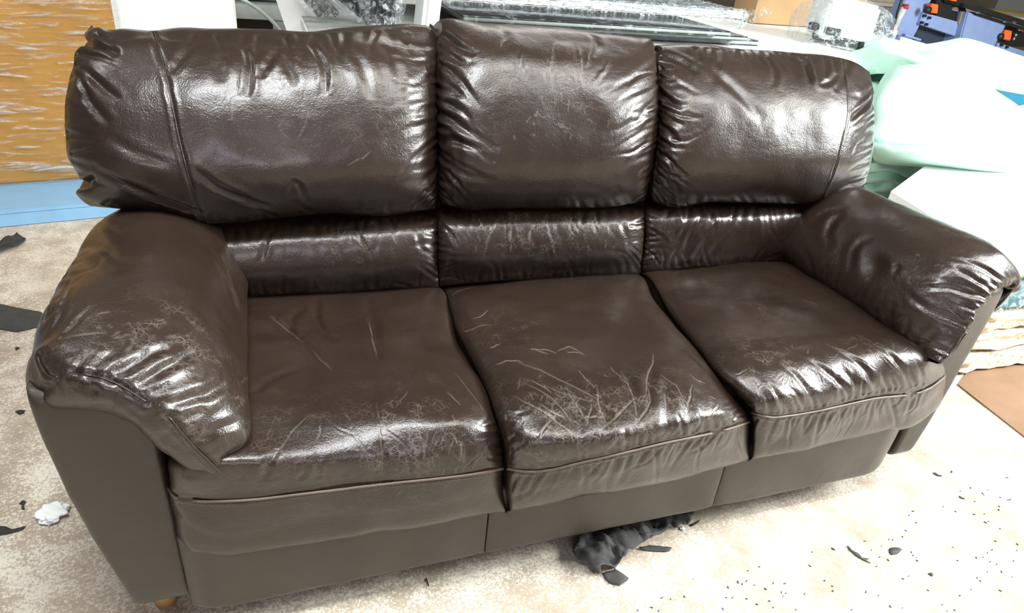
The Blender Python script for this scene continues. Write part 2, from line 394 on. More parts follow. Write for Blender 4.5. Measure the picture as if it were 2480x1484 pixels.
h2 = pillow([
    ([(1064, 74), (1070, 56), (1095, 47), (1123, 50), (1184, 60), (1301, 67), (1417, 75), (1488, 85), (1550, 92), (1578, 97), (1583, 108)], .77, -.03),
    ([(1061, 104), (1123, 82), (1301, 95), (1460, 110), (1586, 128)], .72, -.045),
    ([(1060, 160), (1200, 135), (1350, 148), (1480, 158), (1590, 180)], .68, -.075),
    ([(1062, 240), (1200, 222), (1350, 225), (1480, 228), (1596, 238)], .655, -.10),
    ([(1062, 320), (1200, 315), (1350, 315), (1480, 312), (1593, 310)], .64, -.12),
    ([(1062, 395), (1200, 400), (1350, 398), (1480, 392), (1584, 380)], .62, -.12),
    ([(1063, 450), (1200, 465), (1350, 462), (1480, 455), (1574, 440)], .605, -.095),
    ([(1065, 480), (1200, 492), (1350, 490), (1480, 486), (1567, 470)], .602, -.055),
    ([(1068, 492), (1113, 505), (1207, 504), (1394, 501), (1488, 498), (1556, 486)], .615, -.02)], res=.003, nu=220)
h3 = pillow([
    ([(1590, 122), (1600, 112), (1623, 109), (1721, 112), (1815, 123), (1909, 128), (1979, 133), (2035, 143), (2077, 152), (2100, 168)], .77, -.03),
    ([(1590, 150), (1680, 140), (1850, 152), (1980, 165), (2060, 178), (2112, 200)], .72, -.045),
    ([(1596, 195), (1700, 190), (1850, 200), (2000, 212), (2116, 232)], .68, -.07),
    ([(1597, 255), (1720, 250), (1850, 258), (2000, 268), (2119, 285)], .655, -.095),
    ([(1595, 315), (1720, 322), (1850, 328), (2000, 332), (2117, 340)], .64, -.115),
    ([(1588, 380), (1720, 395), (1850, 398), (1990, 394), (2111, 385)], .62, -.115),
    ([(1578, 440), (1720, 455), (1850, 455), (1985, 445), (2103, 415)], .605, -.09),
    ([(1576, 468), (1720, 480), (1850, 482), (1985, 472), (2098, 428)], .602, -.055),
    ([(1580, 482), (1605, 495), (1721, 486), (1830, 487), (1908, 489), (2002, 487), (2049, 466), (2091, 441)], .62, -.02)], res=.003, nu=220)

# ---- arm pads
def arm_rows(sgn, tail):
    """closed arch sections along the arm, then the gathered front"""
    R_ = []
    K = [(-.885, .44), (-1.0, .49), (-1.055, .555), (-1.045, .625), (-.985, .675), (-.90, .685), (-.82, .65), (-.765, .575), (-.745, .50), (-.775, .44)]
    st = ((.70, .88, .96, .02), (.58, 1., 1., .01), (.44, 1., 1., 0), (.32, 1., 1.02, -.004), (.22, 1., 1.02, -.004), (.14, .976, 1., 0))
    if sgn < 0: st = ((.70, .88, .96, .02), (.58, 1., 1., .0), (.44, 1., 1., -.012), (.32, 1.02, 1.02, -.02), (.22, 1.03, 1.02, -.024), (.16, 1.025, 1.01, -.026), (.115, .985, .99, -.022))
    for y, dz, sc, dx in st:
        R_.append([(sgn*((x+.91)*sc-.91+(dx if x < -.85 else dx*.3)), y, .44+(z-.44)*dz) for x, z in K])
    return R_+tail
NP = 220
def armc(rows, res=.0028):
    Ut = np.linspace(0, 1, NP); R_ = np.array([spline(np.array(r, float), Ut) for r in rows])
    ln = np.linalg.norm(np.diff(R_, axis=0), axis=-1).mean(1).sum()
    return Cushion(spline(R_, np.linspace(0, 1, int(ln/res))))
def pl(lst): return [tuple(P(a, b, 'y', c)) for a, b, c in lst]
tailL = [
    [(-.885, .10, .45), (-1.0, .10, .50)]+pl([(66, 905, .13), (92, 845, .105), (185, 850, .07), (300, 858, .06), (430, 905, .05), (535, 985, .045), (590, 1075, .04)])+[(-.80, .07, .44)],
    [(-.885, .09, .46), (-.99, .09, .52)]+pl([(66, 935, .115), (98, 880, .085), (175, 900, .04), (263, 917, .025), (350, 962, .01), (420, 1015, .005), (492, 1092, .01), (548, 1147, .02)]),
    [(-.885, .11, .46), (-.97, .10, .53)]+pl([(76, 960, .10), (92, 935, .08), (165, 955, .035), (255, 960, .015), (330, 1010, .01), (400, 1065, .01), (470, 1122, .015), (540, 1149, .02)]),
    [(-.885, .12, .46), (-.96, .11, .53)]+pl([(84, 969, .10), (110, 981, .07), (180, 986, .05), (263, 997, .04), (318, 1022, .035), (400, 1095, .03), (462, 1137, .03), (530, 1151, .03)]),
    [(-.885, .16, .47), (-.95, .15, .53), (-1.01, .16, .57), (-1.0, .14, .585), (-.97, .14, .60), (-.93, .14, .59), (-.90, .13, .56), (-.86, .12, .51), (-.83, .12, .48), (-.80, .12, .46)],
]
aL = armc(arm_rows(1, tailL))

tailR = [
    [(.885, .22, .46), (1.0, .20, .53)]+pl([(2451, 706, .118), (2438, 688, .098), (2406, 706, .07), (2385, 726, .055), (2362, 757, .04), (2341, 800, .03), (2312, 845, .025), (2272, 880, .02)]),
    [(.885, .18, .47), (.95, .17, .53), (1.01, .18, .57), (1.0, .17, .585), (.97, .17, .60), (.93, .17, .59), (.90, .17, .56), (.86, .16, .51), (.83, .15, .48), (.80, .15, .46)],
]
_sm = np.array(tailR[0])
tailR = [list(map(tuple, q)) for q in (_sm, _sm+np.array([0, .012, -.005]), _sm+np.array([-.004, .035, -.012]), _sm+np.array([-.02, .10, -.03]))]
aR = armc(arm_rows(-1, tailR))
DBG = globals().get('DBG_ONLY', False)

# ---- folds, gathers and scuffs
R0 = np.random.RandomState(3)
# left back cushion
for p, w_, d_ in (
    ([(590, 112), (607, 166), (598, 235)], .007, .007), ([(668, 118), (650, 150), (625, 190)], .008, .007), ([(752, 105), (782, 150), (788, 228)], .007, .007),
    ([(462, 108), (440, 140), (416, 180)], .008, .006), ([(684, 130), (700, 165), (715, 210)], .009, .004), ([(540, 125), (530, 165), (540, 200)], .012, .004), ([(850, 120), (880, 165), (900, 240)], .012, .004), ([(930, 110), (960, 160), (965, 230)], .012, .0035),
    ([(190, 170), (222, 250), (268, 300)], .008, .007), ([(200, 162), (240, 205), (290, 242)], .008, .006), ([(222, 400), (341, 462), (497, 515)], .008, .007), ([(466, 410), (552, 465), (655, 500)], .008, .006),
    ([(199, 106), (240, 112), (290, 136)], .008, .013), ([(225, 74), (262, 100), (292, 128)], .007, .005), ([(186, 455), (212, 444), (234, 428)], .009, .014), ([(260, 330), (330, 370), (420, 400)], .010, .003),
    ([(700, 470), (716, 440), (735, 470), (745, 492)], .006, .003), ([(530, 300), (600, 350), (700, 372)], .02, .001)):
    h1.crease(p, w_, d_, .45)
h1.dent((640, 350), .07, .005); h1.dent((850, 330), .05, .003)
h1.gathers([(1058, 130), (1061, 300), (1060, 500)], [(-1, .15), (-1, .4), (-.6, .55)], 26, (.03, .13), (.004, .009), (.002, .0045), .4, 11)
h1.gathers([(420, 85), (700, 85), (1020, 78)], [(-.3, 1), (.1, 1), (.2, 1)], 20, (.03, .09), (.005, .010), (.0012, .003), .6, 12)
h1.gathers([(230, 490), (495, 535), (800, 512), (1040, 500)], [(.6, -.6), (-.5, -.7), (-.6, -.5), (.3, -1)], 22, (.02, .08), (.005, .009), (.001, .003), .8, 13)
h1.gathers([(190, 120), (165, 290), (190, 450)], [(1, .5), (1, .3), (1, .3)], 14, (.03, .10), (.004, .008), (.002, .005), .5, 14)
for i in range(10):
    x = R0.uniform(430, 1000); y = R0.uniform(150, 300); h1.scratch([(x, y), (x+R0.randn()*8, y+30), (x+R0.randn()*15, y+R0.uniform(50, 90))], .35)
h1.scratch([(905, 365), (870, 385), (840, 402)], .5)
h1.blotch((700, 200), .10, .35); h1.blotch((900, 260), .1, .3)
SEAM1 = [(374, 80), (395, 150), (412, 230), (430, 320), (452, 410), (470, 470), (494, 540)]
h1.crease(SEAM1, .0045, .003, .6, 0, n=20)
# middle back cushion
h2.gathers([(1063, 110), (1062, 280), (1065, 490)], [(1, .7), (1, .55), (.8, .9)], 24, (.04, .13), (.005, .010), (.003, .007), .35, 21)
h2.gathers([(1586, 150), (1595, 260), (1565, 480)], [(-1, .5), (-1, .5), (-.8, .7)], 26, (.04, .14), (.004, .008), (.0015, .0045), .35, 22)
for p, w_, d_ in (([(1068, 82), (1100, 105), (1150, 135)], .009, .009), ([(1066, 270), (1120, 310), (1207, 366)], .010, .008), ([(1066, 340), (1120, 345), (1200, 395)], .009, .007), ([(1210, 65), (1225, 90), (1215, 130)], .012, .003), ([(1432, 80), (1448, 105), (1440, 140)], .010, .004), ([(1590, 235), (1540, 290), (1480, 320)], .009, .004)):
    h2.crease(p, w_, d_, .4)
for p in ([(1345, 105), (1335, 140), (1333, 207)], [(1400, 110), (1410, 150), (1408, 216)], [(1433, 120), (1425, 140), (1420, 160)], [(1480, 148), (1460, 175), (1438, 200)], [(1225, 95), (1210, 115)], [(1265, 130), (1262, 200)]):
    h2.scratch(p, .6, -.0018, .005)
for i in range(26):
    x = R0.uniform(1230, 1500); y = R0.uniform(150, 330); a = R0.choice([.5, 2.2, 1.5]); l = R0.uniform(10, 35); h2.scratch([(x, y), (x+l*math.cos(a), y+l*math.sin(a))], .32, .0004)
h2.blotch((1380, 190), .10, .6); h2.blotch((1160, 240), .08, .3)
# right back cushion
h3.gathers([(1598, 140), (1598, 300), (1585, 480)], [(1, .5), (1, .6), (.7, .8)], 30, (.03, .10), (.004, .008), (.004, .008), .4, 31)
h3.gathers([(2114, 200), (2118, 300), (2098, 430)], [(-1, .6), (-1, .6), (-1, .4)], 12, (.03, .07), (.005, .009), (.002, .005), .3, 32)
h3.gathers([(1680, 118), (1850, 126), (2060, 150)], [(.3, 1), (.5, 1), (.1, 1)], 16, (.03, .08), (.006, .011), (.002, .0045), .5, 33)
for p, w_, d_ in (([(1845, 122), (1872, 160), (1876, 210)], .009, .006), ([(1915, 132), (1948, 155), (1962, 202)], .009, .008), ([(1972, 170), (1990, 205), (2020, 190), (2030, 165)], .009, .005), ([(2118, 232), (2090, 262), (2056, 291)], .007, .010), ([(1600, 128), (1650, 150), (1690, 178)], .012, .009), ([(1700, 140), (1790, 230), (1850, 290)], .016, .005), ([(2098, 435), (2050, 450), (2000, 480)], .01, .004)):
    h3.crease(p, w_, d_, .4)
SEAM3 = [(2036, 145), (2049, 207), (2053, 263), (2044, 324), (2021, 408), (1992, 478)]
h3.crease(SEAM3, .004, .002, .6, 0, n=20)
h3.blotch((1680, 280), .08, .45)
# lumbar cushions
for q, a, b_, sd in ((b1, 560, 1040, 41), (b2, 1090, 1540, 42), (b3, 1590, 1920, 43)):
    yt = {41: (535, 520), 42: (508, 500), 43: (497, 494)}[sd]
    q.gathers([(a, yt[0]+8), (b_, yt[1]+8)], [(-.1, 1), (.1, 1)], 18, (.03, .09), (.005, .009), (.0008, .003), .5, sd)
    yb = {41: (722, 696), 42: (690, 664), 43: (656, 632)}[sd]
    q.gathers([(a, yb[0]-8), (b_, yb[1]-8)], [(-.3, -1), (.3, -1)], 14, (.02, .05), (.004, .008), (.0008, .0025), .9, sd+10)
b1.gathers([(1058, 530), (1058, 680)], [(-1, .2), (-.7, -.7)], 10, (.02, .06), (.004, .007), (.0015, .004), .4, 44)
b2.gathers([(1066, 530), (1066, 680)], [(1, .8), (1, -.3)], 10, (.02, .06), (.004, .007), (.0015, .004), .4, 45)
b2.gathers([(1558, 520), (1552, 650)], [(-1, .4), (-.6, -.8)], 8, (.02, .06), (.004, .007), (.0015, .004), .4, 46)
b3.gathers([(1566, 520), (1556, 650)], [(1, .6), (1, -.2)], 14, (.02, .06), (.003, .006), (.002, .005), .6, 47)
for p in ([(1233, 528), (1237, 570), (1235, 614)], [(1319, 525), (1330, 575), (1345, 628)], [(1289, 537), (1282, 595)], [(1378, 523), (1403, 575)], [(1202, 530), (1172, 595)], [(1158, 525), (1163, 550)], [(1440, 520), (1450, 560)]):
    b2.scratch(p, .7, -.0016, .004)
for i in range(22):
    x = R0.uniform(1130, 1480); y = R0.uniform(530, 600); a = R0.uniform(1, 2.3); l = R0.uniform(15, 45); b2.scratch([(x, y), (x+l*math.cos(a), y+l*math.sin(a))], .35, .0003)
b1.crease([(653, 560), (640, 600), (632, 632)], .006, .003); b1.crease([(857, 550), (880, 590), (901, 625)], .006, .003); b1.scratch([(870, 560), (905, 625)], .5); b1.scratch([(655, 565), (634, 629)], .4)
b3.crease([(1742, 520), (1693, 581), (1663, 636)], .010, .008, -1); b3.crease([(1705, 520), (1680, 560), (1660, 610)], .010, .005); b3.crease([(1838, 510), (1842, 560), (1825, 620)], .008, .003, -1); b3.crease([(1640, 510), (1650, 540), (1640, 570)], .008, .005, -1); b3.crease([(1775, 520), (1760, 560), (1720, 620)], .012, .004)
b1.blotch((850, 580), .1, .4); b2.blotch((1300, 560), .14, .6); b3.blotch((1620, 560), .05, .4)
# left seat
C4 = lambda x, y: (1020+x*.5887, 600+y*.5887)
C5 = lambda x, y: (380+x*.62, 480+y*.62)
for L in ([(862, 790), (872, 890), (880, 1065)], [(870, 880), (940, 940), (1010, 1020)], [(1020, 870), (1035, 940), (1045, 1030)], [(760, 910), (800, 960), (840, 1020)], [(690, 880), (760, 920)], [(1060, 900), (1050, 960), (1030, 1040)], [(440, 450), (520, 510), (580, 560)], [(610, 590), (690, 670)], [(820, 450), (860, 640)], [(600, 830), (520, 920), (420, 1060)], [(1180, 560), (1260, 660), (1310, 780)], [(1160, 680), (1250, 790), (1330, 930)], [(1130, 760), (1190, 810)], [(1160, 940), (1140, 1010)], [(1200, 940), (1180, 1040)], [(1250, 1000), (1200, 1060)], [(1290, 980), (1230, 1060)], [(980, 990), (1060, 1060)], [(640, 870), (620, 960)], [(1070, 950), (1100, 900)]):
    s1.scratch([C5(*p) for p in L], R0.uniform(.35, .6), .0009, .002)
for i in range(46):
    x = R0.normal(1000, 150); y = R0.normal(960, 70); a = R0.choice([.7, 1.2, 1.9, 2.2])+R0.randn()*.2; l = R0.uniform(15, 70)
    s1.scratch([C5(x, y), C5(x+l*math.cos(a)+R0.randn()*5, y+l*math.sin(a))], .4, .0005)
for L, w_, d_ in (([(440, 455), (560, 550), (640, 640)], .009, .004), ([(620, 390), (630, 480), (700, 560)], .01, .004), ([(560, 420), (520, 470), (530, 530)], .012, .004), ([(820, 380), (850, 500), (860, 640)], .012, .003), ([(380, 760), (460, 690), (560, 640)], .010, .003), ([(1120, 380), (1200, 480), (1240, 620)], .012, .005), ([(430, 1090), (440, 1040), (470, 970)], .008, .004), ([(1150, 900), (1200, 960), (1220, 1040)], .010, .004), ([(860, 950), (890, 1010), (880, 1070)], .008, .003)):
    s1.crease([C5(*p) for p in L], w_, d_)
s1.dent(C5(560, 640), .05, .008); s1.dent(C5(1010, 460), .06, .006); s1.dent(C5(470, 520), .05, .004)
s1.gathers([(1190, 1000), (1215, 1075), (1222, 1125)], [(-1, .1), (-1, .3), (-1, -.1)], 9, (.02, .06), (.003, .006), (.001, .003), .5, 51)
s1.gathers([(430, 1150), (700, 1160), (1200, 1110)], [(.2, -1), (.1, -1), (-.4, -1)], 20, (.02, .06), (.004, .008), (.0006, .002), .6, 52)
s1.blotch((980, 1090), .11, .9); s1.blotch((700, 1100), .12, .45); s1.blotch((520, 760), .08, .3)
# middle seat
for L in ([(390, 468), (470, 490), (560, 530), (720, 620), (860, 720)], [(420, 560), (500, 590), (580, 660), (640, 760)], [(380, 612), (500, 680), (620, 770)], [(960, 440), (935, 520), (920, 620)], [(820, 490), (870, 600), (900, 740)], [(725, 570), (740, 680), (770, 740)], [(980, 520), (1040, 560), (1110, 690)], [(1000, 600), (1010, 740)], [(1120, 560), (1090, 690)], [(880, 620), (810, 690), (740, 760)], [(600, 580), (640, 650), (700, 740)], [(445, 425), (500, 418), (560, 432)], [(450, 420), (530, 435)], [(560, 425), (610, 405), (680, 440)], [(590, 422), (680, 432)], [(300, 482), (360, 462), (420, 470)], [(780, 480), (870, 590)], [(640, 490), (720, 580)], [(930, 560), (940, 640), (880, 740)], [(500, 560), (640, 620), (740, 640)], [(450, 540), (540, 600)], [(480, 640), (600, 720)], [(700, 640), (680, 740)], [(1180, 560), (1100, 520)], [(160, 370), (220, 330), (300, 318)], [(210, 300), (280, 260)], [(280, 412), (330, 396)], [(100, 200), (170, 170), (230, 160)], [(660, 700), (760, 700)], [(540, 700), (470, 800)], [(1230, 640), (1200, 700)], [(1290, 690), (1230, 730)]):
    s2.scratch([C4(*p) for p in L], R0.uniform(.7, 1.), .0011, .0022)
for i in range(75):
    x = R0.normal(700, 230); y = R0.normal(650, 65); a = R0.choice([.55, .8, 1.6, 2.1])+R0.randn()*.2; l = R0.uniform(12, 50)
    s2.scratch([C4(x, y), C4(x+l*math.cos(a)+R0.randn()*5, y+l*math.sin(a))], .42, .0005)
for L, w_, d_ in (([(400, 470), (620, 560), (780, 660)], .012, .003), ([(830, 500), (880, 620), (900, 740)], .012, .004), ([(960, 460), (930, 600), (930, 720)], .012, .004), ([(1000, 520), (1010, 640), (1000, 770)], .012, .004), ([(560, 600), (640, 700), (660, 780)], .012, .004), ([(730, 600), (760, 700), (740, 800)], .010, .004), ([(1060, 560), (1100, 650), (1060, 760)], .012, .003), ([(130, 260), (200, 330), (300, 400)], .012, .003), ([(1100, 440), (1190, 520), (1260, 620)], .012, .003)):
    s2.crease([C4(*p) for p in L], w_, d_)
s2.dent(C4(330, 290), .05, .005); s2.dent(C4(870, 280), .06, .006); s2.dent(C4(700, 440), .12, .006)
s2.gathers([(1230, 1000), (1240, 1080), (1235, 1130)], [(1, -.2), (1, -.2), (1, -.4)], 10, (.02, .07), (.003, .006), (.001, .003), .6, 61)
s2.gathers([(1790, 960), (1812, 1010)], [(-1, .3), (-1, .2)], 7, (.02, .06), (.003, .006), (.001, .003), .5, 62)
s2.gathers([(1250, 1150), (1430, 1125), (1610, 1083), (1800, 1040)], [(-.45, 1), (-.4, 1), (-.4, 1), (-.4, 1)], 34, (.03, .09), (.004, .008), (.0008, .0028), .5, 63)
s2.gathers([(1260, 1125), (1430, 1100), (1610, 1058), (1790, 1020)], [(-.2, -1), (.0, -1), (.2, -1)], 26, (.02, .07), (.004, .008), (.0008, .0025), .9, 64)
s2.blotch((1400, 1030), .13, 1.); s2.blotch((1620, 1010), .11, 1.); s2.blotch((1300, 1060), .07, .8); s2.blotch((1230, 800), .08, .3)
# right seat
for L in ([(1780, 345), (1870, 390), (1940, 450), (2000, 520)], [(1800, 360), (1900, 420)], [(1660, 390), (1760, 430), (1870, 500)], [(1580, 470), (1680, 520)], [(1560, 210), (1640, 230)], [(1290, 530), (1350, 500)], [(1850, 400), (1950, 500), (1990, 560)], [(1140, 400), (1060, 380)]):
    s3.scratch([C4(*p) for p in L], .55, .0008, .002)
for i in range(80):
    x = R0.normal(1600, 200); y = R0.normal(520, 60)-(x-1600)*.25; a = R0.choice([.5, .9, 1.4, 2.3])+R0.randn()*.2; l = R0.uniform(15, 60)
    s3.scratch([C4(x, y), C4(x+l*math.cos(a), y+l*math.sin(a))], .35, .0005)
for L, w_, d_ in (([(1560, 440), (1660, 500), (1770, 610)], .008, .004), ([(1480, 480), (1570, 560), (1620, 640)], .009, .004), ([(1660, 390), (1800, 470), (1880, 580)], .009, .004), ([(1790, 350), (1930, 440), (2020, 560)], .008, .004), ([(1420, 560), (1470, 620), (1520, 680)], .008, .003), ([(1350, 540), (1420, 620), (1440, 680)], .009, .003), ([(1720, 480), (1790, 560), (1840, 620)], .008, .003)):
    s3.crease([C4(*p) for p in L], w_, d_)
s3.dent(C4(1480, 200), .05, .006); s3.dent(C4(1120, 150), .04, .005); s3.dent(C4(1000, 170), .04, .004)
s3.gathers([(1830, 1015), (1910, 1015), (2109, 975), (2260, 945)], [(-.3, 1), (-.35, 1), (-.4, 1), (-.4, 1)], 28, (.03, .08), (.004, .008), (.0008, .003), .4, 71)
s3.gathers([(1840, 995), (1910, 992), (2109, 952), (2260, 925)], [(-.6, -1), (-.5, -1), (-.4, -1)], 26, (.02, .08), (.004, .007), (.0008, .003), .5, 72)
s3.gathers([(1790, 965), (1816, 1000)], [(1, -.1), (1, .1)], 7, (.02, .05), (.003, .006), (.001, .003), .6, 73)
s3.blotch((1900, 900), .12, .75); s3.blotch((2140, 860), .09, .4); s3.blotch((1860, 740), .08, .3)
for q, k in ((s1, 1), (s2, 2), (s3, 3)): q.crease(PIP[k], .0045, .0016, .6, 0, n=40)
# left arm
SEAMA = [(92, 862), (100, 884), (112, 903), (128, 912), (175, 905), (263, 921), (345, 966), (406, 1009), (473, 1083), (540, 1148)]
aL.crease(SEAMA, .005, .0028, .8, 0, n=30)
for L, w_, d_ in (([(215, 905), (245, 875), (272, 852)], .008, .004), ([(262, 918), (325, 880), (405, 838)], .009, .007), ([(330, 940), (395, 895), (478, 850)], .008, .008), ([(350, 962), (380, 950), (415, 925)], .007, .004), ([(400, 985), (470, 965), (548, 930)], .010, .007), ([(430, 1022), (470, 1000), (505, 992)], .009, .004), ([(470, 1075), (530, 1040), (590, 1015)], .008, .004), ([(300, 905), (330, 870), (345, 835)], .011, .003),
    ([(175, 905), (200, 875), (220, 850)], .008, .005),
    ([(84, 966), (140, 925), (185, 908)], .007, .007), ([(90, 968), (160, 950), (260, 945)], .007, .004), ([(110, 820), (150, 760), (180, 700)], .006, .003), ([(125, 840), (170, 790), (230, 740)], .006, .003), ([(105, 790), (140, 730), (160, 680)], .006, .004), ([(235, 545), (270, 555), (300, 590)], .009, .004), ([(215, 590), (250, 600), (290, 640)], .010, .004), ([(200, 620), (240, 650), (280, 660)], .010, .003), ([(375, 860), (420, 840), (450, 830)], .01, .004), ([(330, 1010), (400, 1050), (430, 1090)], .012, .004), ([(240, 975), (300, 985), (350, 1020)], .01, .003), ([(510, 600), (550, 680), (580, 760)], .012, .004)):
    aL.crease(L, w_, d_, .5)
aL.gathers([(180, 895), (345, 955), (473, 1070), (540, 1135)], [(.7, -.7), (.9, -.5), (1, -.3), (.8, -.8)], 13, (.02, .09), (.004, .008), (.001, .003), .7, 81)
aL.gathers([(210, 515), (150, 650), (105, 780)], [(1, .2), (1, .0), (1, -.7)], 13, (.04, .12), (.006, .013), (.001, .003), .4, 82)
aL.gathers([(150, 930), (345, 985), (473, 1095)], [(-.3, 1), (-.5, .8)], 6, (.01, .03), (.004, .006), (.0005, .0015), .5, 83)
for L in ([(107, 770), (103, 800)], [(118, 735), (108, 790)], [(150, 640), (120, 720), (110, 780)], [(175, 690), (135, 770)], [(235, 740), (170, 790)], [(225, 765), (275, 755)], [(140, 820), (200, 810), (260, 800)]): aL.scratch(L, .5, .0006)
for i in range(60):
    x = R0.normal(380, 120); y = R0.normal(880, 50)+(x-380)*.3; a = R0.uniform(0, 3.1); l = R0.uniform(10, 40); aL.scratch([(x, y), (x+l*math.cos(a), y+l*math.sin(a))], .3, .0004)
aL.blotch((420, 830), .09, .7); aL.blotch((500, 1000), .08, .6); aL.blotch((250, 850), .08, .5)
# right arm
for L, w_, d_ in (([(2010, 600), (2005, 560), (2040, 510)], .012, .004), ([(2060, 660), (2070, 600), (2120, 570)], .012, .004), ([(1960, 540), (1990, 520), (2060, 500)], .012, .003), ([(2160, 660), (2180, 640)], .01, .004)):
    aR.crease(L, w_, d_, .5)
aR.run_gathers(_sm[2:], 24, (.02, .075), (.004, .007), (.0025, .0055), .06, .97, 91)
aR.run_gathers(_sm[2:], 5, (.10, .16), (.006, .008), (.005, .008), .12, .75, 93)
aR.gathers([(1950, 640), (2100, 735), (2220, 850)], [(.3, -1), (.3, -1)], 14, (.03, .07), (.006, .011), (.001, .003), .7, 92)
aR.dent((2118, 645), .03, .008); aR.dent((2040, 620), .03, .005); aR.dent((2170, 610), .04, -.003)
aR.crease(SR0 := [(2436, 690), (2406, 709), (2387, 727), (2362, 760), (2342, 802), (2314, 847), (2274, 881)], .005, .0018, .8, 0, n=20)
for i in range(30):
    x = R0.normal(2290, 60); y = R0.normal(690, 40); a = R0.uniform(0, 3.1); l = R0.uniform(8, 30); aR.scratch([(x, y), (x+l*math.cos(a), y+l*math.sin(a))], .3, .0004)
aR.blotch((2290, 690), .07, .5); aR.blotch((2320, 560), .06, .3)

C1 = s1.build('seat_cushion', LE, sofa, lump=.0065, lsc=6.5, seed=1); C2 = s2.build('seat_cushion', LE, sofa, lump=.0065, lsc=6.5, seed=2); C3 = s3.build('seat_cushion', LE, sofa, lump=.0065, lsc=6.5, seed=3)
L1 = b1.build('lumbar_cushion', LE, sofa, seed=4); L2 = b2.build('lumbar_cushion', LE, sofa, seed=5); L3 = b3.build('lumbar_cushion', LE, sofa, seed=6)
H1 = h1.build('back_cushion', LE, sofa, seed=7); H2 = h2.build('back_cushion', LE, sofa, seed=8); H3 = h3.build('back_cushion', LE, sofa, seed=9)
A1 = aL.build('arm_pad', LE, sofa, seed=10); A2 = aR.build('arm_pad', LE, sofa, seed=11)

# ---- welts, seams, stitching
for q, k, ob in ((s1, 1, C1), (s2, 2, C2), (s3, 3, C3)):
    pth, _ = q.line_on(PIP[k], 110, .0022); tube('piping', pth, .0024, WORN, ob, 8)
    p2, _ = q.line_on([(x+1, y+9) for x, y in PIP[k]], 110, .0006); stitches('stitching', p2, THREAD, ob, r=.0005)
pth, _ = h1.line_on(SEAM1, 90, .0008); tube('seam_welt', pth, .0016, LE, H1)
p2, _ = h1.line_on([(x+9, y) for x, y in SEAM1], 90, .0006); stitches('stitching', p2, DARK, H1, r=.0006)
pth, _ = h3.line_on(SEAM3, 90, .0006); tube('seam_welt', pth, .0014, LE, H3)
p2, _ = h3.line_on([(x+5, y) for x, y in SEAM3], 90, .0006); stitches('stitching', p2, THREAD, H3, r=.0006)
pth, _ = aL.line_on(SEAMA, 110, .0008); tube('seam_welt', pth, .0018, LE, A1)
p2, _ = aL.line_on([(x+6, y-7) for x, y in SEAMA], 110, .0006); stitches('stitching', p2, DARK, A1, r=.0005)
pth, _ = aR.line_on(SR0, 70, .0006); tube('seam_welt', pth, .0018, LE, A2)

# ---- structure
def rbox(name, lo, hi, m, parent=None, bev=.01, seg=3, fn=None, label=None, cuts=0):
    bm = bmesh.new(); bmesh.ops.create_cube(bm, size=1)
    for v in bm.verts: v.co = Vector([lo[i]+(v.co[i]+.5)*(hi[i]-lo[i]) for i in range(3)])
    if cuts: bmesh.ops.subdivide_edges(bm, edges=bm.edges[:], cuts=cuts, use_grid_fill=True)
    if fn:
        for v in bm.verts: v.co = Vector(fn(v.co))
    if bev:
        ed = [e for e in bm.edges if len(e.link_faces) == 2 and e.calc_face_angle() > .7]
        bmesh.ops.bevel(bm, geom=ed, offset=bev, segments=seg, affect='EDGES', profile=.5)
    me = bpy.data.meshes.new(name); bm.to_mesh(me); bm.free()
    o = link(name, me, m, parent, True, label)
    return o
def lerp(a, b, t): return a+(b-a)*t
def panel_grid(xl, xr, yf, zb, zt, nu, nv, side=.5, seed=0, rnd=.02):
    """upholstered front panel; xl/xr/yf are functions of height 0..1, (u)"""
    S = np.zeros((nv, nu, 3)); V = np.linspace(0, 1, nv); Uq = usamp(nu, .8)
    for i, v in enumerate(V):
        e = 1-abs(2*v-1)**14; 
        pr = np.maximum(0, 1-np.abs(2*Uq-1)**12)**.5
        pv = max(0, 1-abs(2*v-1)**24)**.5
        S[i, :, 0] = xl(v)+(xr(v)-xl(v))*Uq; S[i, :, 2] = zb+(zt-zb)*v; S[i, :, 1] = yf(v, Uq)+rnd*(1-pr*pv)
    sn = 6
    L = np.stack([S[:, 0]+np.array([0, side*(k/sn), 0]) for k in range(sn, 0, -1)], 1); R_ = np.stack([S[:, -1]+np.array([0, side*(k/sn), 0]) for k in range(1, sn+1)], 1)
    S = np.concatenate([L, S, R_], 1)
    top = S[-1:].copy(); top[..., 1] += .06; bot = S[:1].copy(); bot[..., 1] += .06
    return Cushion(np.concatenate([bot, S, top], 0))
def xi(v, pts): return np.interp(v, [p[0] for p in pts], [p[1] for p in pts])
pL = panel_grid(lambda v: -xi(v, [(0, .982), (.12, .993), (.25, 1.006), (.4, 1.020), (.6, 1.034), (.8, 1.042), (1, 1.045)]), lambda v: -.878+0*v, lambda v, u: .075-.02*v+0*u, .075, .60, 90, 170, .62, rnd=.03)
pR = panel_grid(lambda v: .885+0*v, lambda v: xi(v, [(0, .955), (.25, .975), (.6, 1.0), (.88, 1.03), (1, 1.05)]), lambda v, u: .08+.025*v**5*u**2, .075, .60, 90, 170, .62, rnd=.03)
PL_ = pL.build('arm_panel', LEP, sofa, lump=.002, lsc=5, seed=12, fine=.0002); PR_ = pR.build('arm_panel', LEP, sofa, lump=.002, lsc=5, seed=13, fine=.0002)
bx = [-.885, -.302, .278, .885]
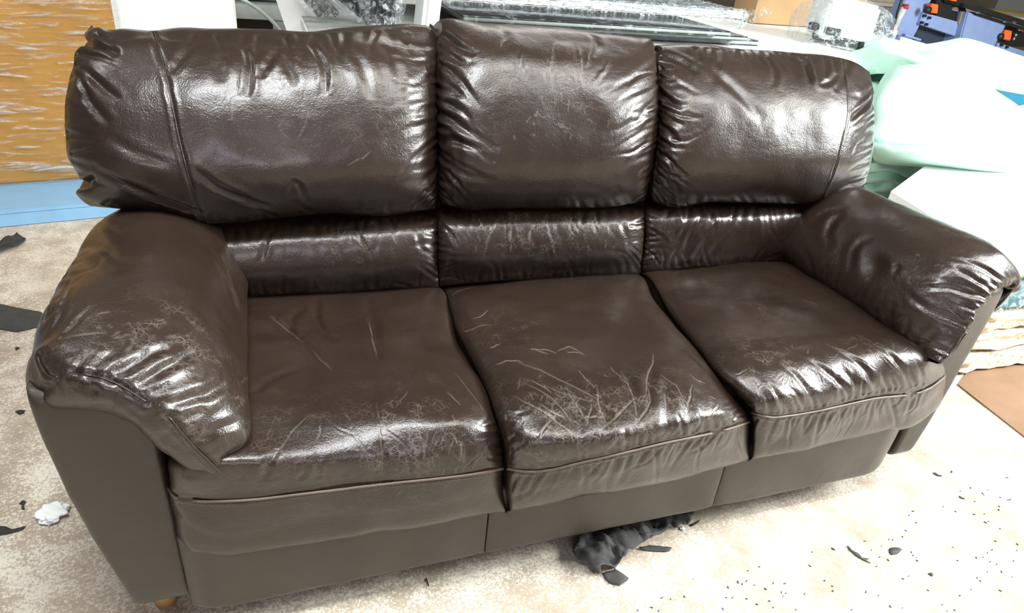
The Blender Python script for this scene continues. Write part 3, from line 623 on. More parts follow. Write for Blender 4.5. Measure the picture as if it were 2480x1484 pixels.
for k in range(3):
    c = panel_grid(lambda v, a=bx[k]: a+.0005+0*v, lambda v, a=bx[k+1], k=k: a-.0005-(.012+0.012*(1-v) if k == 2 else 0), lambda v, u, k=k: .04+0*u+(.045*np.clip((u-.8)/.2, 0, 1)**2 if k == 2 else 0)+(.02*np.clip((.1-u)/.1, 0, 1)**2 if k == 0 else 0), .076, .262, 120, 70, .5, rnd=.006)
    c.build('base_panel', LEP, sofa, lump=.0022, lsc=5, seed=20+k, fine=.0002)
rbox('back_frame', (-.93, .70, .09), (.93, .80, .90), LEP, sofa, .03)
rbox('underside_lining', (-.9, .12, .10), (.9, .70, .12), DARK, sofa, .002)
WOODF = plain('foot_wood', (.50, .30, .12), .45)
def foot(x, y):
    bm = bmesh.new(); bmesh.ops.create_cone(bm, cap_ends=True, segments=24, radius1=.022, radius2=.027, depth=.09)
    for v in bm.verts: v.co += Vector((x, y, .045))
    bmesh.ops.bevel(bm, geom=[e for e in bm.edges if abs(e.verts[0].co.z-e.verts[1].co.z) < .001], offset=.004, segments=2, affect='EDGES')
    me = bpy.data.meshes.new('foot'); bm.to_mesh(me); bm.free(); link('foot', me, WOODF, sofa)
f0 = P(397, 1468, 'z', .02)
foot(f0[0], f0[1]+.03); foot(.93, .2); foot(-.93, .66); foot(.93, .66)

# ------------------------------------------------------------------ floor, back wall
m, t, b = mat('concrete'); v = coord(t)
big = noise(t, v, 1.3, 5, .6); mid = noise(t, v, 7, 6, .7, .1); fin = noise(t, v, 120, 6, .85); spk = noise(t, v, 240, 3, .6)
c = ramp(t, mid, [(.33, (.34, .275, .20)), (.5, (.43, .36, .27)), (.68, (.53, .455, .35))])
fm = math_(t, 'ADD', fin, math_(t, 'MULTIPLY', math_(t, 'SUBTRACT', mid, .5), .55))
c = mix(t, ramp(t, fm, [(.50, (0, 0, 0)), (.535, (.8, .8, .8))]), c, (.80, .76, .65))
c = mix(t, ramp(t, spk, [(.34, (.7, .7, .7)), (.44, (0, 0, 0))]), c, (.33, .265, .20))
c = mix(t, ramp(t, big, [(.35, (.45, .45, .45)), (.6, (0, 0, 0))]), c, (.50, .42, .33))
vo = N(t, 'ShaderNodeTexVoronoi', i_Scale=26.); t.links.new(v, vo.inputs['Vector'])
c = mix(t, ramp(t, vo.outputs[0], [(.035, (1, 1, 1)), (.05, (0, 0, 0))]), c, (.16, .13, .10))
t.links.new(c, b.inputs['Base Color']); b.inputs['Roughness'].default_value = .62
bump(t, b, fin, .25, .003)
FLM = m
me = pymesh('floor', [(-7, -5, 0), (17, -5, 0), (17, 13, 0), (-7, 13, 0)], [(0, 1, 2, 3)]); fl = link('floor', me, FLM, None, False); fl['kind'] = 'structure'
def structure(o): o['kind'] = 'structure'; return o
WALLM = plain('painted_wall', (.66, .60, .50), .8); GREY = plain('grey_concrete', (.33, .35, .33), .8, bmp=.3); GREYD = plain('grey_dark', (.16, .155, .14), .8)
structure(rbox('wall_back', (-7, 12.9, 0), (17, 13.1, 3.5), WALLM, None, 0))

# ------------------------------------------------------------------ more materials
def film_mat(name, tint=(.9, .95, .97), lo=.05, hi=.55, sc=(30, 30, 30), rot=(0, 0, 0), dens=.54, bd=.02):
    m, t, b = mat(name); out = t.nodes['Material Output']; v = coord(t, sc, rot)
    n = N(t, 'ShaderNodeTexNoise', i_Scale=1., i_Detail=5., i_Roughness=.6, i_Distortion=1.2); t.links.new(v, n.inputs['Vector'])
    tr = N(t, 'ShaderNodeBsdfTransparent'); tr.inputs[0].default_value = (.93, .96, .97, 1)
    b.inputs['Base Color'].default_value = (*tint, 1); b.inputs['Roughness'].default_value = .12; b.inputs['Specular IOR Level'].default_value = 1.; b.inputs['Coat Weight'].default_value = .6; b.inputs['Coat Roughness'].default_value = .08
    bump(t, b, n.outputs[0], 1., bd)
    f = ramp(t, n.outputs[0], [(dens-.08, (lo,)*3), (dens+.13, (hi,)*3)])  # opaque white mixed into the folds paints the film's highlights
    mx = N(t, 'ShaderNodeMixShader'); t.links.new(f, mx.inputs[0]); t.links.new(tr.outputs[0], mx.inputs[1]); t.links.new(b.outputs[0], mx.inputs[2]); t.links.new(mx.outputs[0], out.inputs[0]); return m
FILM = film_mat('cling_film'); FILM2 = film_mat('thin_film', (.9, .95, .97), .02, .38, (9, 9, 9), (0, 0, .5), .6); FILMH = film_mat('stretch_film', (.9, .86, .8), .03, .75, (5, 12, 42), (0, .12, 0), .62, .08)  # stretch_film coverage set high so white streaks paint its sparkle
CARD = plain('cardboard', (.46, .29, .14), .75, scale=4); AMBER = plain('amber_board', (.47, .20, .022), .5, var=.15, scale=3)
WHITE = plain('white_board', (.90, .91, .89), .5, var=.02); WFOAM = plain('white_foam', (.90, .93, .90), .8, var=.02)
BLUEF = plain('blue_paint', (.22, .42, .62), .45, var=.06); BLUEM = plain('machine_blue', (.25, .34, .58), .4, var=.06)
BLACK = plain('black_gloss', (.012, .013, .014), .12, var=.3); BLK = plain('black_plastic', (.014, .014, .015), .45); SCRAP = plain('black_lining_cloth', (.028, .028, .027), .8, var=.35, scale=30, bmp=.2)
SCRAPG = plain('grey_lining_cloth', (.05, .05, .047), .75, var=.25, scale=20, bmp=.2)
ORANGE = plain('orange_plastic', (.85, .16, .03), .4); RED = plain('red_plastic', (.6, .03, .03), .4); STEEL = plain('steel', (.6, .6, .6), .3, 1.)
YEL = plain('yellow_plastic', (.75, .6, .05), .5); CREAM = plain('cream', (.75, .68, .52), .6); TEAL = plain('teal_foam', (.05, .22, .27), .6, var=.35, scale=8); GREEN = plain('green_sheet', (.05, .40, .28), .6)
HARD = plain('brown_hardboard', (.21, .12, .065), .6, var=.18, scale=6)
m, t, b = mat('mint_foam'); b.inputs['Base Color'].default_value = (.64, .96, .82, 1); b.inputs['Roughness'].default_value = .85
b.inputs['Subsurface Weight'].default_value = 0; MINT = m
m, t, b = mat('carpet_underlay'); v = coord(t); n = noise(t, v, 60, 5, .7)
t.links.new(ramp(t, n, [(.3, (.50, .32, .20)), (.5, (.82, .72, .52)), (.65, (.93, .90, .80))]), b.inputs['Base Color']); b.inputs['Roughness'].default_value = .9; bump(t, b, n, .8, .01); UNDER = m

def prism(name, px, y, depth, m, parent=None, bev=.004, zplane=False, label=None):
    """solid whose front outline sits at depth y (or lies on height y when zplane)"""
    pts = [P(a, b_, 'z' if zplane else 'y', y) for a, b_ in px]
    off = np.array([0, 0, -depth]) if zplane else np.array([0, depth, 0])
    bm = bmesh.new(); f = [bm.verts.new(p) for p in pts]; g = [bm.verts.new(p+off) for p in pts]; n = len(f)
    bm.faces.new(f); bm.faces.new(g[::-1])
    for i in range(n): bm.faces.new((f[i], g[i], g[(i+1) % n], f[(i+1) % n]))
    bmesh.ops.recalc_face_normals(bm, faces=bm.faces[:])
    if bev: bmesh.ops.bevel(bm, geom=bm.edges[:], offset=bev, segments=2, affect='EDGES')
    me = bpy.data.meshes.new(name); bm.to_mesh(me); bm.free(); return link(name, me, m, parent, False, label)
def obox(name, c, size, rot, m, parent=None, bev=.004, tilt=(0, 0), label=None):
    bm = bmesh.new(); bmesh.ops.create_cube(bm, size=1)
    for v_ in bm.verts: v_.co = Vector((v_.co.x*size[0], v_.co.y*size[1], v_.co.z*size[2]))
    if bev: bmesh.ops.bevel(bm, geom=bm.edges[:], offset=bev, segments=2, affect='EDGES')
    M_ = Matrix.Translation(Vector(c)) @ Matrix.Rotation(rot, 4, 'Z') @ Matrix.Rotation(tilt[0], 4, 'X') @ Matrix.Rotation(tilt[1], 4, 'Y'); bm.transform(M_)
    me = bpy.data.meshes.new(name); bm.to_mesh(me); bm.free(); return link(name, me, m, parent, False, label)
def crinkle(name, corners, nu, nv, amp, m, parent=None, bow=(0, 0, 0), sc=14, seed=0, edge=.3):
    """crumpled film stretched over four corners (a,b,c,d)"""
    A, B, C_, D = [np.array(q, float) for q in corners]; u = np.linspace(0, 1, nu)[None, :, None]; v_ = np.linspace(0, 1, nv)[:, None, None]
    S = (1-v_)*((1-u)*A+u*B)+v_*((1-u)*D+u*C_)+4*u*(1-u)*np.array(bow, float)
    n = gnormals(S); r = 1-np.abs(vnoise(S*sc, seed))*2; r2 = 1-np.abs(vnoise(S*sc*2.7, seed+1))*2
    S = S+n*(amp*(r+.5*r2))[..., None]+amp*edge*np.stack([vnoise(S*sc*1.5, seed+k) for k in (5, 6, 7)], -1)
    return link(name, mesh_np(name, S.reshape(-1, 3), grid_faces(nv, nu)), m, parent, False)
def sheet(name, net, thick, m, parent=None, nu=60, nv=40, amp=.0, sc=6, seed=0):
    """curved slab of real thickness through a net of points"""
    net = np.array(net, float); G = np.array([spline(r, np.linspace(0, 1, nu)) for r in net]); S = spline(G, np.linspace(0, 1, nv))
    n = gnormals(S); n = n*np.sign(n[..., 2:3]+1e-9)
    if amp: S = S+n*(amp*vnoise(S*sc, seed))[..., None]
    B_ = S-n*thick; V = np.concatenate([S.reshape(-1, 3), B_.reshape(-1, 3)]); F = grid_faces(nv, nu).tolist(); o = nv*nu
    F2 = [[x+o for x in f[::-1]] for f in F]
    rim = [j for j in range(nu)]+[i*nu+nu-1 for i in range(1, nv)]+[(nv-1)*nu+j for j in range(nu-2, -1, -1)]+[i*nu for i in range(nv-2, 0, -1)]
    F3 = [[rim[k], rim[k]+o, rim[(k+1) % len(rim)]+o, rim[(k+1) % len(rim)]] for k in range(len(rim))]
    return link(name, mesh_np(name, V, F+F2+F3), m, parent, True)
def thing(name, label, cat, at, group=None): return empty(name, tuple(at), label, cat, group)

# ------------------------------------------------------------------ left background
p0 = P(0, 552, 'z', 0); p1 = P(215, 531, 'z', 0); dl = (p1-p0)/np.linalg.norm(p1-p0); nl = np.array([-dl[1], dl[0], 0]); al = math.atan2(dl[1], dl[0])
def LP(a, b_, z): return p0+dl*a+nl*b_+np.array([0, 0, z])      # along / behind the platform front
pf = thing('platform', 'low light blue painted platform on the floor under the wrapped amber box', 'platform', LP(.3, .5, 0))
obox('platform_top', LP(-.2, .75, .062), (2.6, 1.5, .016), al, BLUEF, pf, .003)
obox('front_rail', LP(-.2, .012, .029), (2.6, .022, .054), al, BLUEF, pf, .002)
obox('side_rail', LP(1.08, .75, .029), (.022, 1.5, .054), al, BLUEF, pf, .002); obox('side_rail', LP(-1.48, .75, .029), (.022, 1.5, .054), al, BLUEF, pf, .002)
q0 = P(0, 449, 'z', .07); fb = float((q0-p0)@nl); qr = P(200, 441, 'z', .07); ar = float((qr-p0)@dl)
ar += .26; fb = (fb+float((qr-p0)@nl))/2
wb = thing('wrapped_box', 'amber brown boxed panel wound in clear stretch film, standing on the blue platform', 'box', LP(ar-.7, fb+.1, .07))
obox('box', LP(ar-.75, fb+.10, .07+.62), (1.46, .16, 1.24), al, AMBER, wb, .01)
for k, (of, am, sd) in enumerate(((.014, .009, 3), (.0, .007, 9))):
    crinkle('film', [LP(ar-1.5, fb-of, 1.32), LP(ar-.005+.01*k, fb-of, 1.32), LP(ar+.005, fb-of, .074), LP(ar-1.5, fb-of, .074)], 150, 220, am, FILMH, wb, sc=np.array([5, 5, 26.]), seed=sd, edge=.2)
crinkle('film', [LP(ar+.0, fb-.012, 1.32), LP(ar+.0, fb+.2, 1.32), LP(ar+.0, fb+.2, .074), LP(ar+.0, fb-.012, .074)], 30, 200, .004, FILMH, wb, sc=np.array([5, 5, 26.]), seed=5, edge=.2)
wl = P(570, 40, 'y', 3.05); wbp = thing('white_board', 'tall white board leaning behind the sofa beside the wrapped amber box', 'board', (-.95, 2.95, .07))
obox('board', ((P(150, 40, 'y', 3.0)[0]+wl[0])/2, 3.02, .07+.66), (wl[0]-P(150, 40, 'y', 3.0)[0], .03, 1.32), 0, WHITE, wbp, .003)
obox('board_edge', (wl[0]+.002, 3.02, .73), (.004, .034, 1.31), 0, CREAM, wbp, .001)

# ------------------------------------------------------------------ far left: rack with green sheeting
fy = 5.2
rk = thing('storage_rack', 'grey metal rack seen in the gap right of the tall white board', 'rack', (P(630, 60, 'y', fy)[0], fy, 0))
zz = P(630, 20, 'y', fy)[2]; xa = P(540, 20, 'y', fy)[0]; xb_ = P(860, 20, 'y', fy)[0]
rbox('shelf', (xa-.5, fy, P(630, 48, 'y', fy)[2]), (xb_, fy+.5, P(630, 12, 'y', fy)[2]), GREY, rk, .004)
rbox('leg', (xa-.45, fy+.02, 0), (xa-.38, fy+.09, P(630, 50, 'y', fy)[2]), GREY, rk, .003)
rbox('leg', (P(661, 60, 'y', fy)[0], fy+.02, 0), (P(688, 60, 'y', fy)[0]+.03, fy+.09, P(661, 48, 'y', fy)[2]), GREY, rk, .003)
rbox('back_panel', (xa-.5, fy+.46, 0), (xb_, fy+.49, P(630, 48, 'y', fy)[2]), plain('brown_dark', (.10, .085, .065), .8), rk, .003)
gs = sheet('green_sheeting', [[P(575+40*i, -20+0*j-2*math.sin(i*2), 'y', fy+.1+.1*j)+np.array([0, 0, .0]) for i in range(6)] for j in range(3)], .004, GREEN, None, 30, 10, .01)
for v_ in gs.data.vertices: v_.co.z = min(v_.co.z, 9)
gs.data.transform(Matrix.Translation((0, 0, P(630, 10, 'y', fy)[2]-min(v_.co.z for v_ in gs.data.vertices)+.0)))
tag(gs, 'green plastic sheeting lying on the grey rack by the tall white board', 'sheeting')
st_ = np.array([P(566, -12, 'y', 4.6), P(600, 6, 'y', 4.6), P(640, 34, 'y', 4.6), P(680, 76, 'y', 4.6), P(700, 110, 'y', 4.6)])
o = tube('strap', spline(st_, np.linspace(0, 1, 24)), .013, plain('pale_plastic', (.6, .68, .62), .5)); tag(o, 'pale plastic strap slanting down across the gap beside the white board', 'strap')

# ------------------------------------------------------------------ bench behind the sofa
ZT = .72
bn = thing('workbench', 'long workbench with white top behind the sofa carrying black panels', 'workbench', (2.0, 3.0, 0))
TA = P(1560, 128, 'z', ZT); TB = P(1990, 175, 'z', ZT); TC = P(2105, 53, 'z', ZT); TD = P(1100, 52, 'z', ZT)
yb0 = 2.62; yb1 = float(P(1900, 53, 'z', ZT)[1])
rbox('bench_tone_sheet', (-.44, yb0+.02, ZT), (.55, yb1-.45, ZT+.004), GREY, bn, .001)  # grey sheet added to darken the left end of the white top
rbox('bench_top', (-.45, yb0, ZT-.03), (float(P(2112, 60, 'z', ZT)[0])-.7, yb1, ZT), WHITE, bn, .004)
for x_ in (-.3, 2.2, 4.6):
    for y_ in (yb0+.1, yb1-.2): rbox('leg', (x_, y_, 0), (x_+.06, y_+.06, ZT-.03), GREY, bn, .003)
# stack of flat black panels
def panel_stack(lab, pxl, pxr, pyf, z, th, dep, film_seed, dark=True, skew=.0, catg='panel', zt=None):
    f = P(pxr, pyf, 'z', z+th); g = P(pxl, pyf-(0), 'z', z+th); y0 = f[1]
    x0 = float(P(pxl, pyf, 'y', y0)[0]); x1 = f[0]
    r_ = thing('glossy_slab', lab, catg, ((x0+x1)/2, y0+dep/2, z), 'black panels stacked on the workbench')
    pn = rbox('panel', (x0, y0, z), (x1, y0+dep, z+th), BLACK, r_, .003)
    rbox('edge_trim', (x0+.002, y0-.004, z+th*.25), (x1-.002, y0, z+th*.75), GREY, r_, .0)
    crinkle('film', [(x0-.01, y0-.012, z+th*1.1), (x1+.01, y0-.012, z+th*1.1), (x1+.01, y0-.012, z), (x0-.01, y0-.012, z)], 160, 8, .002, FILM2, r_, sc=22, seed=film_seed)
    crinkle('film', [(x0-.01, y0+dep, z+th+.003), (x1+.01, y0+dep, z+th+.003), (x1+.01, y0-.012, z+th+.003), (x0-.01, y0-.012, z+th+.003)], 120, 50, .0015, FILM2, r_, sc=9, seed=film_seed+2)
    return x0, x1, y0
panel_stack('lowest black panel of the stack on the bench, sticking out furthest right', 1180, 1838, 98, ZT, .035, .62, 1)
panel_stack('black panel second from the bottom of the bench stack', 1150, 1812, 89, ZT+.043, .026, .60, 4)
panel_stack('upper black panel with bright top edge in the bench stack', 1120, 1770, 76, ZT+.078, .03, .62, 7)
# long wrapped panel on top
zt = ZT+.125
f = P(1795, 46, 'z', zt); x1 = f[0]; y0 = f[1]; x0 = float(P(1006, 46, 'y', y0)[0])
lw = thing('wrapped_tabletop', 'long dark panel thickly wrapped in shiny clear film, topmost on the bench stack', 'tabletop', ((x0+x1)/2, y0+.3, zt))
rbox('panel', (x0+.03, y0+.02, zt), (x1-.04, y0+.75, zt+.045), BLACK, lw, .006)
FILM3 = film_mat('painted_glint_film', (.97, .98, .98), .25, .95, (10, 30, 60), (0, 0, .3), .44)  # whiter film that paints the highlight along the tabletop's front edge
crinkle('film', [(x0, y0-.012, zt+.05), (x1-.01, y0-.012, zt+.05), (x1-.02, y0-.03, zt+.005), (x0, y0-.03, zt+.005)], 260, 10, .007, FILM3, lw, sc=20, seed=77)
for sd, of, am in ((11, .0, .010), (21, .02, .012)):
    crinkle('film', [(x0-.01, y0-of, zt+.06), (x1, y0-of, zt+.06), (x1, y0-of-.01, zt-.006-of*.6), (x0-.01, y0-of-.01, zt-.01-of)], 320, 16, am, FILM, lw, sc=24, seed=sd)
    crinkle('film', [(x0-.01, y0+.75, zt+.055+of*.3), (x1, y0+.7, zt+.055+of*.3), (x1+.02, y0-of, zt+.055), (x0-.01, y0-of, zt+.06)], 240, 60, am*.6, FILM, lw, sc=16, seed=sd+3)
crinkle('film', [(x1-.05, y0-.02, zt+.05), (x1+.10, y0+.05, zt+.04), (x1+.22, y0+.25, zt-.08), (x1+.02, y0+.0, zt-.07)], 40, 30, .02, FILM, lw, sc=14, seed=31)
# white foam block + bundles left of it
fbk = P(1040, 45, 'y', 2.75); o = obox('foam_block', (fbk[0], 2.78, ZT+.152), (.10, .12, .28), .3, WFOAM, None, .02, (0, .1)); tag(o, 'small upright white foam block at the left end of the wrapped panel', 'foam block')
# leaning boards
o = prism('leaning_board', [(655, -40), (745, -40), (835, 130), (722, 130)], 3.15, .02, WHITE, None, .003)
bt = P(775, 100, 'y', 3.3); 
bm = bmesh.new(); bm.from_mesh(o.data)
zmin = min(v_.co.z for v_ in bm.verts)
for v_ in bm.verts:
    if v_.co.z < zmin+.05: v_.co.x -= .02
bm.to_mesh(o.data); bm.free(); tag(o, 'narrow white board leaning at a slant beside the wrapped black bundles', 'board')
def leanbundle(nm, lab, pxa, pxb, wpx, y, cat, seed, nst=4, col=BLK):
    A_ = P(pxa[0], pxa[1], 'y', y); B_ = P(pxb[0], pxb[1], 'y', y); W_ = P(pxa[0]+wpx, pxa[1], 'y', y)-A_; B_ = A_+(B_-A_)*((A_[2]-ZT-.03)/(A_[2]-B_[2]))
    r_ = thing(nm, lab, cat, B_)
    for k in range(nst):
        o_ = W_*(k+.5)/nst; yo = np.array([0, .02*(k % 2), 0])
        V, F = tube_np(np.array([A_+o_+yo, (A_+B_)/2+o_+yo, B_+o_+yo]), np.linalg.norm(W_)/nst*.42, 4); link('strut', pymesh('strut', V, F), col, r_, False)
    crinkle('film', [A_-W_*.2+np.array([0, -.05, 0]), A_+W_*1.2+np.array([0, -.05, 0]), B_+W_*1.2+np.array([0, -.05, 0]), B_-W_*.2+np.array([0, -.05, 0])], 50, 120, .018, FILM, r_, sc=11, seed=seed)
    return r_
leanbundle('wrapped_bundle', 'film wrapped grey frame slanting beside the narrow white board', (700, -40), (900, 190), 62, 3.0, 'frame', 41, 3, GREYD)
leanbundle('wrapped_bundle', 'black frame in creased clear film slanting under the rounded film bundle', (775, -40), (1000, 150), 80, 2.9, 'frame', 45, 4, BLK)
bc = P(925, 20, 'y', 2.75)
bd = thing('wrapped_bundle', 'rounded bundle of thin black strips in crumpled clear film left of the foam block', 'bundle', (bc[0], 2.75, ZT))
for k in range(9):
    th_ = k/9*2*math.pi; c_ = np.array([bc[0]+.05*math.cos(th_), 2.75+.04*math.sin(th_), 0]); V, F = tube_np(np.array([c_+[0, 0, ZT+.01], c_+[.02, 0, 1.0], c_+[.0, .05, 1.3]]), .014, 4); link('strip', pymesh('strip', V, F), BLK, bd, False)
Uc = np.linspace(0, 2*np.pi, 90); Vc = np.linspace(0, 1, 60); S = np.zeros((60, 90, 3))
for i, v_ in enumerate(Vc):
    r_ = .11*(1-.25*abs(2*v_-1)**3); S[i, :, 0] = bc[0]+r_*np.cos(Uc); S[i, :, 1] = 2.75+r_*.8*np.sin(Uc); S[i, :, 2] = ZT+.01+.6*v_
S += (gnormals(S)*(.016*(1-2*np.abs(vnoise(S*15, 4))))[..., None]); link('film', mesh_np('film', S.reshape(-1, 3), grid_faces(60, 90)), FILM, bd, False)
kb = P(900, 62, 'y', 2.45); o = rbox('black_tray', (kb[0]-.12, 2.42, ZT+0), (float(P(1010, 62, 'y', 2.45)[0]), 2.62, ZT+.03), BLACK, None, .004); tag(o, 'flat black tray on the bench just above the left back cushion', 'tray')
# cardboard box at the back of the bench
yb_ = yb1-.3; c0 = P(1822, 55, 'y', yb_); c1 = P(2083, 55, 'y', yb_)
cb = thing('cardboard_box', 'plain brown cardboard box at the back of the white topped bench', 'box', ((c0[0]+c1[0])/2, yb_+.15, ZT))
rbox('carton', (c0[0], yb_, ZT+.005), (c1[0], yb_+.3, ZT+.5), CARD, cb, .004); rbox('flap', (c0[0]+.002, yb_-.006, ZT+.38), (c1[0]-.002, yb_, ZT+.5), CARD, cb, .001)
o = crinkle('film_scrap', [P(1790, 18, 'y', yb_-.3), P(1885, 15, 'y', yb_-.3), P(1850, 40, 'y', yb_-.4), P(1800, 60, 'y', yb_-.5)], 40, 30, .03, FILM, None, sc=10, seed=71); tag(o, 'loose piece of clear film between the wrapped panel and the cardboard box', 'film')
# film wrapped foam bundle at the right end
wc = P(2035, 112, 'z', ZT)
wz = thing('wrapped_foam', 'white foam and black bars bundled in clear film above the right back cushion', 'bundle', (wc[0], wc[1], ZT))
S1 = obox('foam', (wc[0]+.05, wc[1]+.12, ZT+.16), (.34, .44, .24), -.45, WFOAM, wz, .02)
obox('black_bar', (wc[0]-.14, wc[1]+.05, ZT+.10), (.05, .36, .05), -.2, BLACK, wz, .006); obox('black_bar', (wc[0]-.09, wc[1]-.05, ZT+.045), (.05, .42, .05), .1, BLACK, wz, .006)
Uc = np.linspace(0, 2*np.pi, 110); S = np.zeros((60, 110, 3))
for i, v_ in enumerate(np.linspace(0, 1, 60)):
    h_ = math.sin(math.pi*.5*min(1, (1-v_)*1.6)); ca, sa = np.cos(Uc), np.sin(Uc); f_ = (np.abs(ca)**6+np.abs(sa)**6)**(-1/6)
    X = .29*f_*ca*(h_**.5); Y = .30*f_*sa*(h_**.5); S[i, :, 0] = wc[0]+X*math.cos(-.4)-Y*math.sin(-.4); S[i, :, 1] = wc[1]+.05+X*math.sin(-.4)+Y*math.cos(-.4); S[i, :, 2] = ZT+.008+.30*v_**.8*1.0
S += (gnormals(S)*(.014*(1-2*np.abs(vnoise(S*16, 14))))[..., None]); S[..., 2] = np.maximum(S[..., 2], ZT+.003); link('film', mesh_np('film', S.reshape(-1, 3), grid_faces(60, 110)), FILM, wz, False)

# ------------------------------------------------------------------ wall ledges seen beside the machine
yw = 6.6; xl_ = float(P(2060, 50, 'y', yw)[0]); xr_ = float(P(2520, 50, 'y', yw)[0])+3
lg = thing('storage_unit', 'grey green storage unit with pale ledge between the cardboard box and blue machine', 'cabinet', (xl_+.5, yw+.1, 0))
rbox('body', (xl_-.6, yw+.06, 0), (float(P(2238, 50, 'y', yw)[0]), yw+.6, float(P(2140, 42, 'y', yw)[2])), GREYD, lg, .003)
rbox('ledge', (xl_-.6, yw, float(P(2140, 60, 'y', yw)[2])), (float(P(2238, 50, 'y', yw)[0]), yw+.6, float(P(2140, 36, 'y', yw)[2])), GREY, lg, .005)
rbox('upper_panel', (xl_-.6, yw+.1, float(P(2140, 36, 'y', yw)[2])), (float(P(2238, 50, 'y', yw)[0]), yw+.6, float(P(2140, 14, 'y', yw)[2])), GREY, lg, .005)
rbox('sill', (xl_-.6, yw+.05, float(P(2140, 16, 'y', yw)[2])), (float(P(2238, 50, 'y', yw)[0]), yw+.62, float(P(2140, 14, 'y', yw)[2])+.03), CREAM, lg, .005)
rbox('top_board', (xl_-.6, yw+.3, float(P(2140, 14, 'y', yw)[2])), (float(P(2238, 50, 'y', yw)[0]), yw+.33, float(P(2140, 14, 'y', yw)[2])+.5), WALLM, lg, .005)

# ------------------------------------------------------------------ blue machine
ym = 4.4
def MP(x, y, d=0.): return P(1780+x*.2831, y*.2831, 'y', ym+d)
base = MP(1500, 300); mc = thing('industrial_machine', 'blue painted industrial machine with black rails and orange blocks at top right', 'machine', (base[0], ym, 0))
def MQ(name, q, d, dep, m, bev=.004, par=None): return prism(name, [(1780+x*.2831, y*.2831) for x, y in q], ym+d, dep, m, par or mc, bev)
MQ('upright', [(1480, -60), (1720, -60), (1650, 60), (1570, 245), (1400, 560), (1230, 560)], 0, .12, BLUEM, .008)
fx = MP(1315, 560); rbox('foot_beam', (fx[0]-.15, ym-.02, 0), (fx[0]+.20, ym+.14, fx[2]+.03), BLUEM, mc, .006)
cbm = MQ('cross_beam', [(1612, 105), (2010, 215), (1960, 335), (1572, 205)], -.03, .10, BLUEM)
for hx, hy in ((1622, 135), (1662, 152), (1598, 193), (1637, 208)):
    c_ = MP(hx, hy, -.045); bm = bmesh.new(); bmesh.ops.create_cone(bm, cap_ends=True, segments=14, radius1=.012, radius2=.012, depth=.03, matrix=Matrix.Translation(Vector(c_)) @ Matrix.Rotation(math.pi/2, 4, 'X')); me = bpy.data.meshes.new('bolt'); bm.to_mesh(me); bm.free(); link('bolt', me, BLK, cbm, False)
MQ('side_panel', [(1990, 100), (2325, 215), (2230, 385), (2210, 520), (1860, 520), (1930, 330)], -.10, .22, BLUEM, .012)
MQ('shade_slab', [(1560, 200), (1960, 330), (1860, 540), (1500, 540)], .08, .1, plain('painted_shade_blue', (.03, .045, .07), .5))  # slab in darkened machine blue, paints the shade below the cross beam
MQ('motor_box', [(1720, -10), (1960, 30), (1990, 120), (1930, 225), (1720, 150)], .0, .12, BLK)
MQ('motor_cover', [(1790, -40), (1880, -40), (1900, 40), (1800, 20)], -.04, .06, BLK)
MQ('label_plate', [(1868, 62), (1918, 72), (1912, 100), (1864, 90)], -.015, .02, plain('grey_plate', (.35, .35, .5), .4)); MQ('indicator', [(1885, 60), (1906, 64), (1902, 80), (1883, 76)], -.02, .02, YEL, .001)
MQ('chain_cover', [(1945, 100), (1990, 120), (1950, 225), (1915, 205)], -.05, .03, plain('dull_beige', (.35, .28, .18), .5))
for q in ([(1960, 30), (2100, 55), (2520, 185), (2520, 235), (2080, 100), (1955, 60)],): MQ('top_rail', q, -.13, .05, BLK, .003)
MQ('lower_rail', [(2050, 105), (2520, 245), (2520, 275), (2060, 128)], -.11, .05, BLK, .003)
for bx_, by_ in ((2392, 190), (2310, 183), (2080, 105), (2440, 255), (2470, 265)):
    c_ = MP(bx_, by_, -.14); bm = bmesh.new(); bmesh.ops.create_cone(bm, cap_ends=True, segments=8, radius1=.011, radius2=.009, depth=.03, matrix=Matrix.Translation(Vector(c_)) @ Matrix.Rotation(math.pi/2, 4, 'X')); me = bpy.data.meshes.new('bolt'); bm.to_mesh(me); bm.free(); link('bolt', me, STEEL, mc, False)
MQ('bracket', [(2310, 225), (2480, 235), (2520, 400), (2380, 400), (2250, 340)], -.02, .10, BLK)
MQ('cross_beam', [(2245, 365), (2520, 450), (2560, 560), (2215, 470)], -.06, .10, BLUEM)
for hx, hy in ((2278, 385), (2325, 403)):
    c_ = MP(hx, hy, -.07); bm = bmesh.new(); bmesh.ops.create_cone(bm, cap_ends=True, segments=14, radius1=.012, radius2=.012, depth=.03, matrix=Matrix.Translation(Vector(c_)) @ Matrix.Rotation(math.pi/2, 4, 'X')); me = bpy.data.meshes.new('bolt'); bm.to_mesh(me); bm.free(); link('bolt', me, BLK, mc, False)
for q, kx, ky in (([(1685, 30), (1745, 40), (1735, 118), (1672, 108)], 1650, 85), ([(2310, 255), (2375, 265), (2360, 350), (2298, 335)], 2270, 312)):
    ob_ = MQ('clamp_block', q, -.09, .06, ORANGE, .006); ob_['label'] = 'orange plastic block with black knob'
    c_ = MP(kx, ky, -.11); bm = bmesh.new(); bmesh.ops.create_cone(bm, cap_ends=True, segments=9, radius1=.034, radius2=.028, depth=.05, matrix=Matrix.Translation(Vector(c_)) @ Matrix.Rotation(math.pi/2, 4, 'X')); bmesh.ops.bevel(bm, geom=bm.edges[:], offset=.005, segments=2, affect='EDGES'); me = bpy.data.meshes.new('knob'); bm.to_mesh(me); bm.free(); link('knob', me, BLK, ob_)
MQ('clamp_block', [(1850, -30), (1900, -30), (1900, 12), (1850, 8)], -.09, .05, ORANGE, .004)
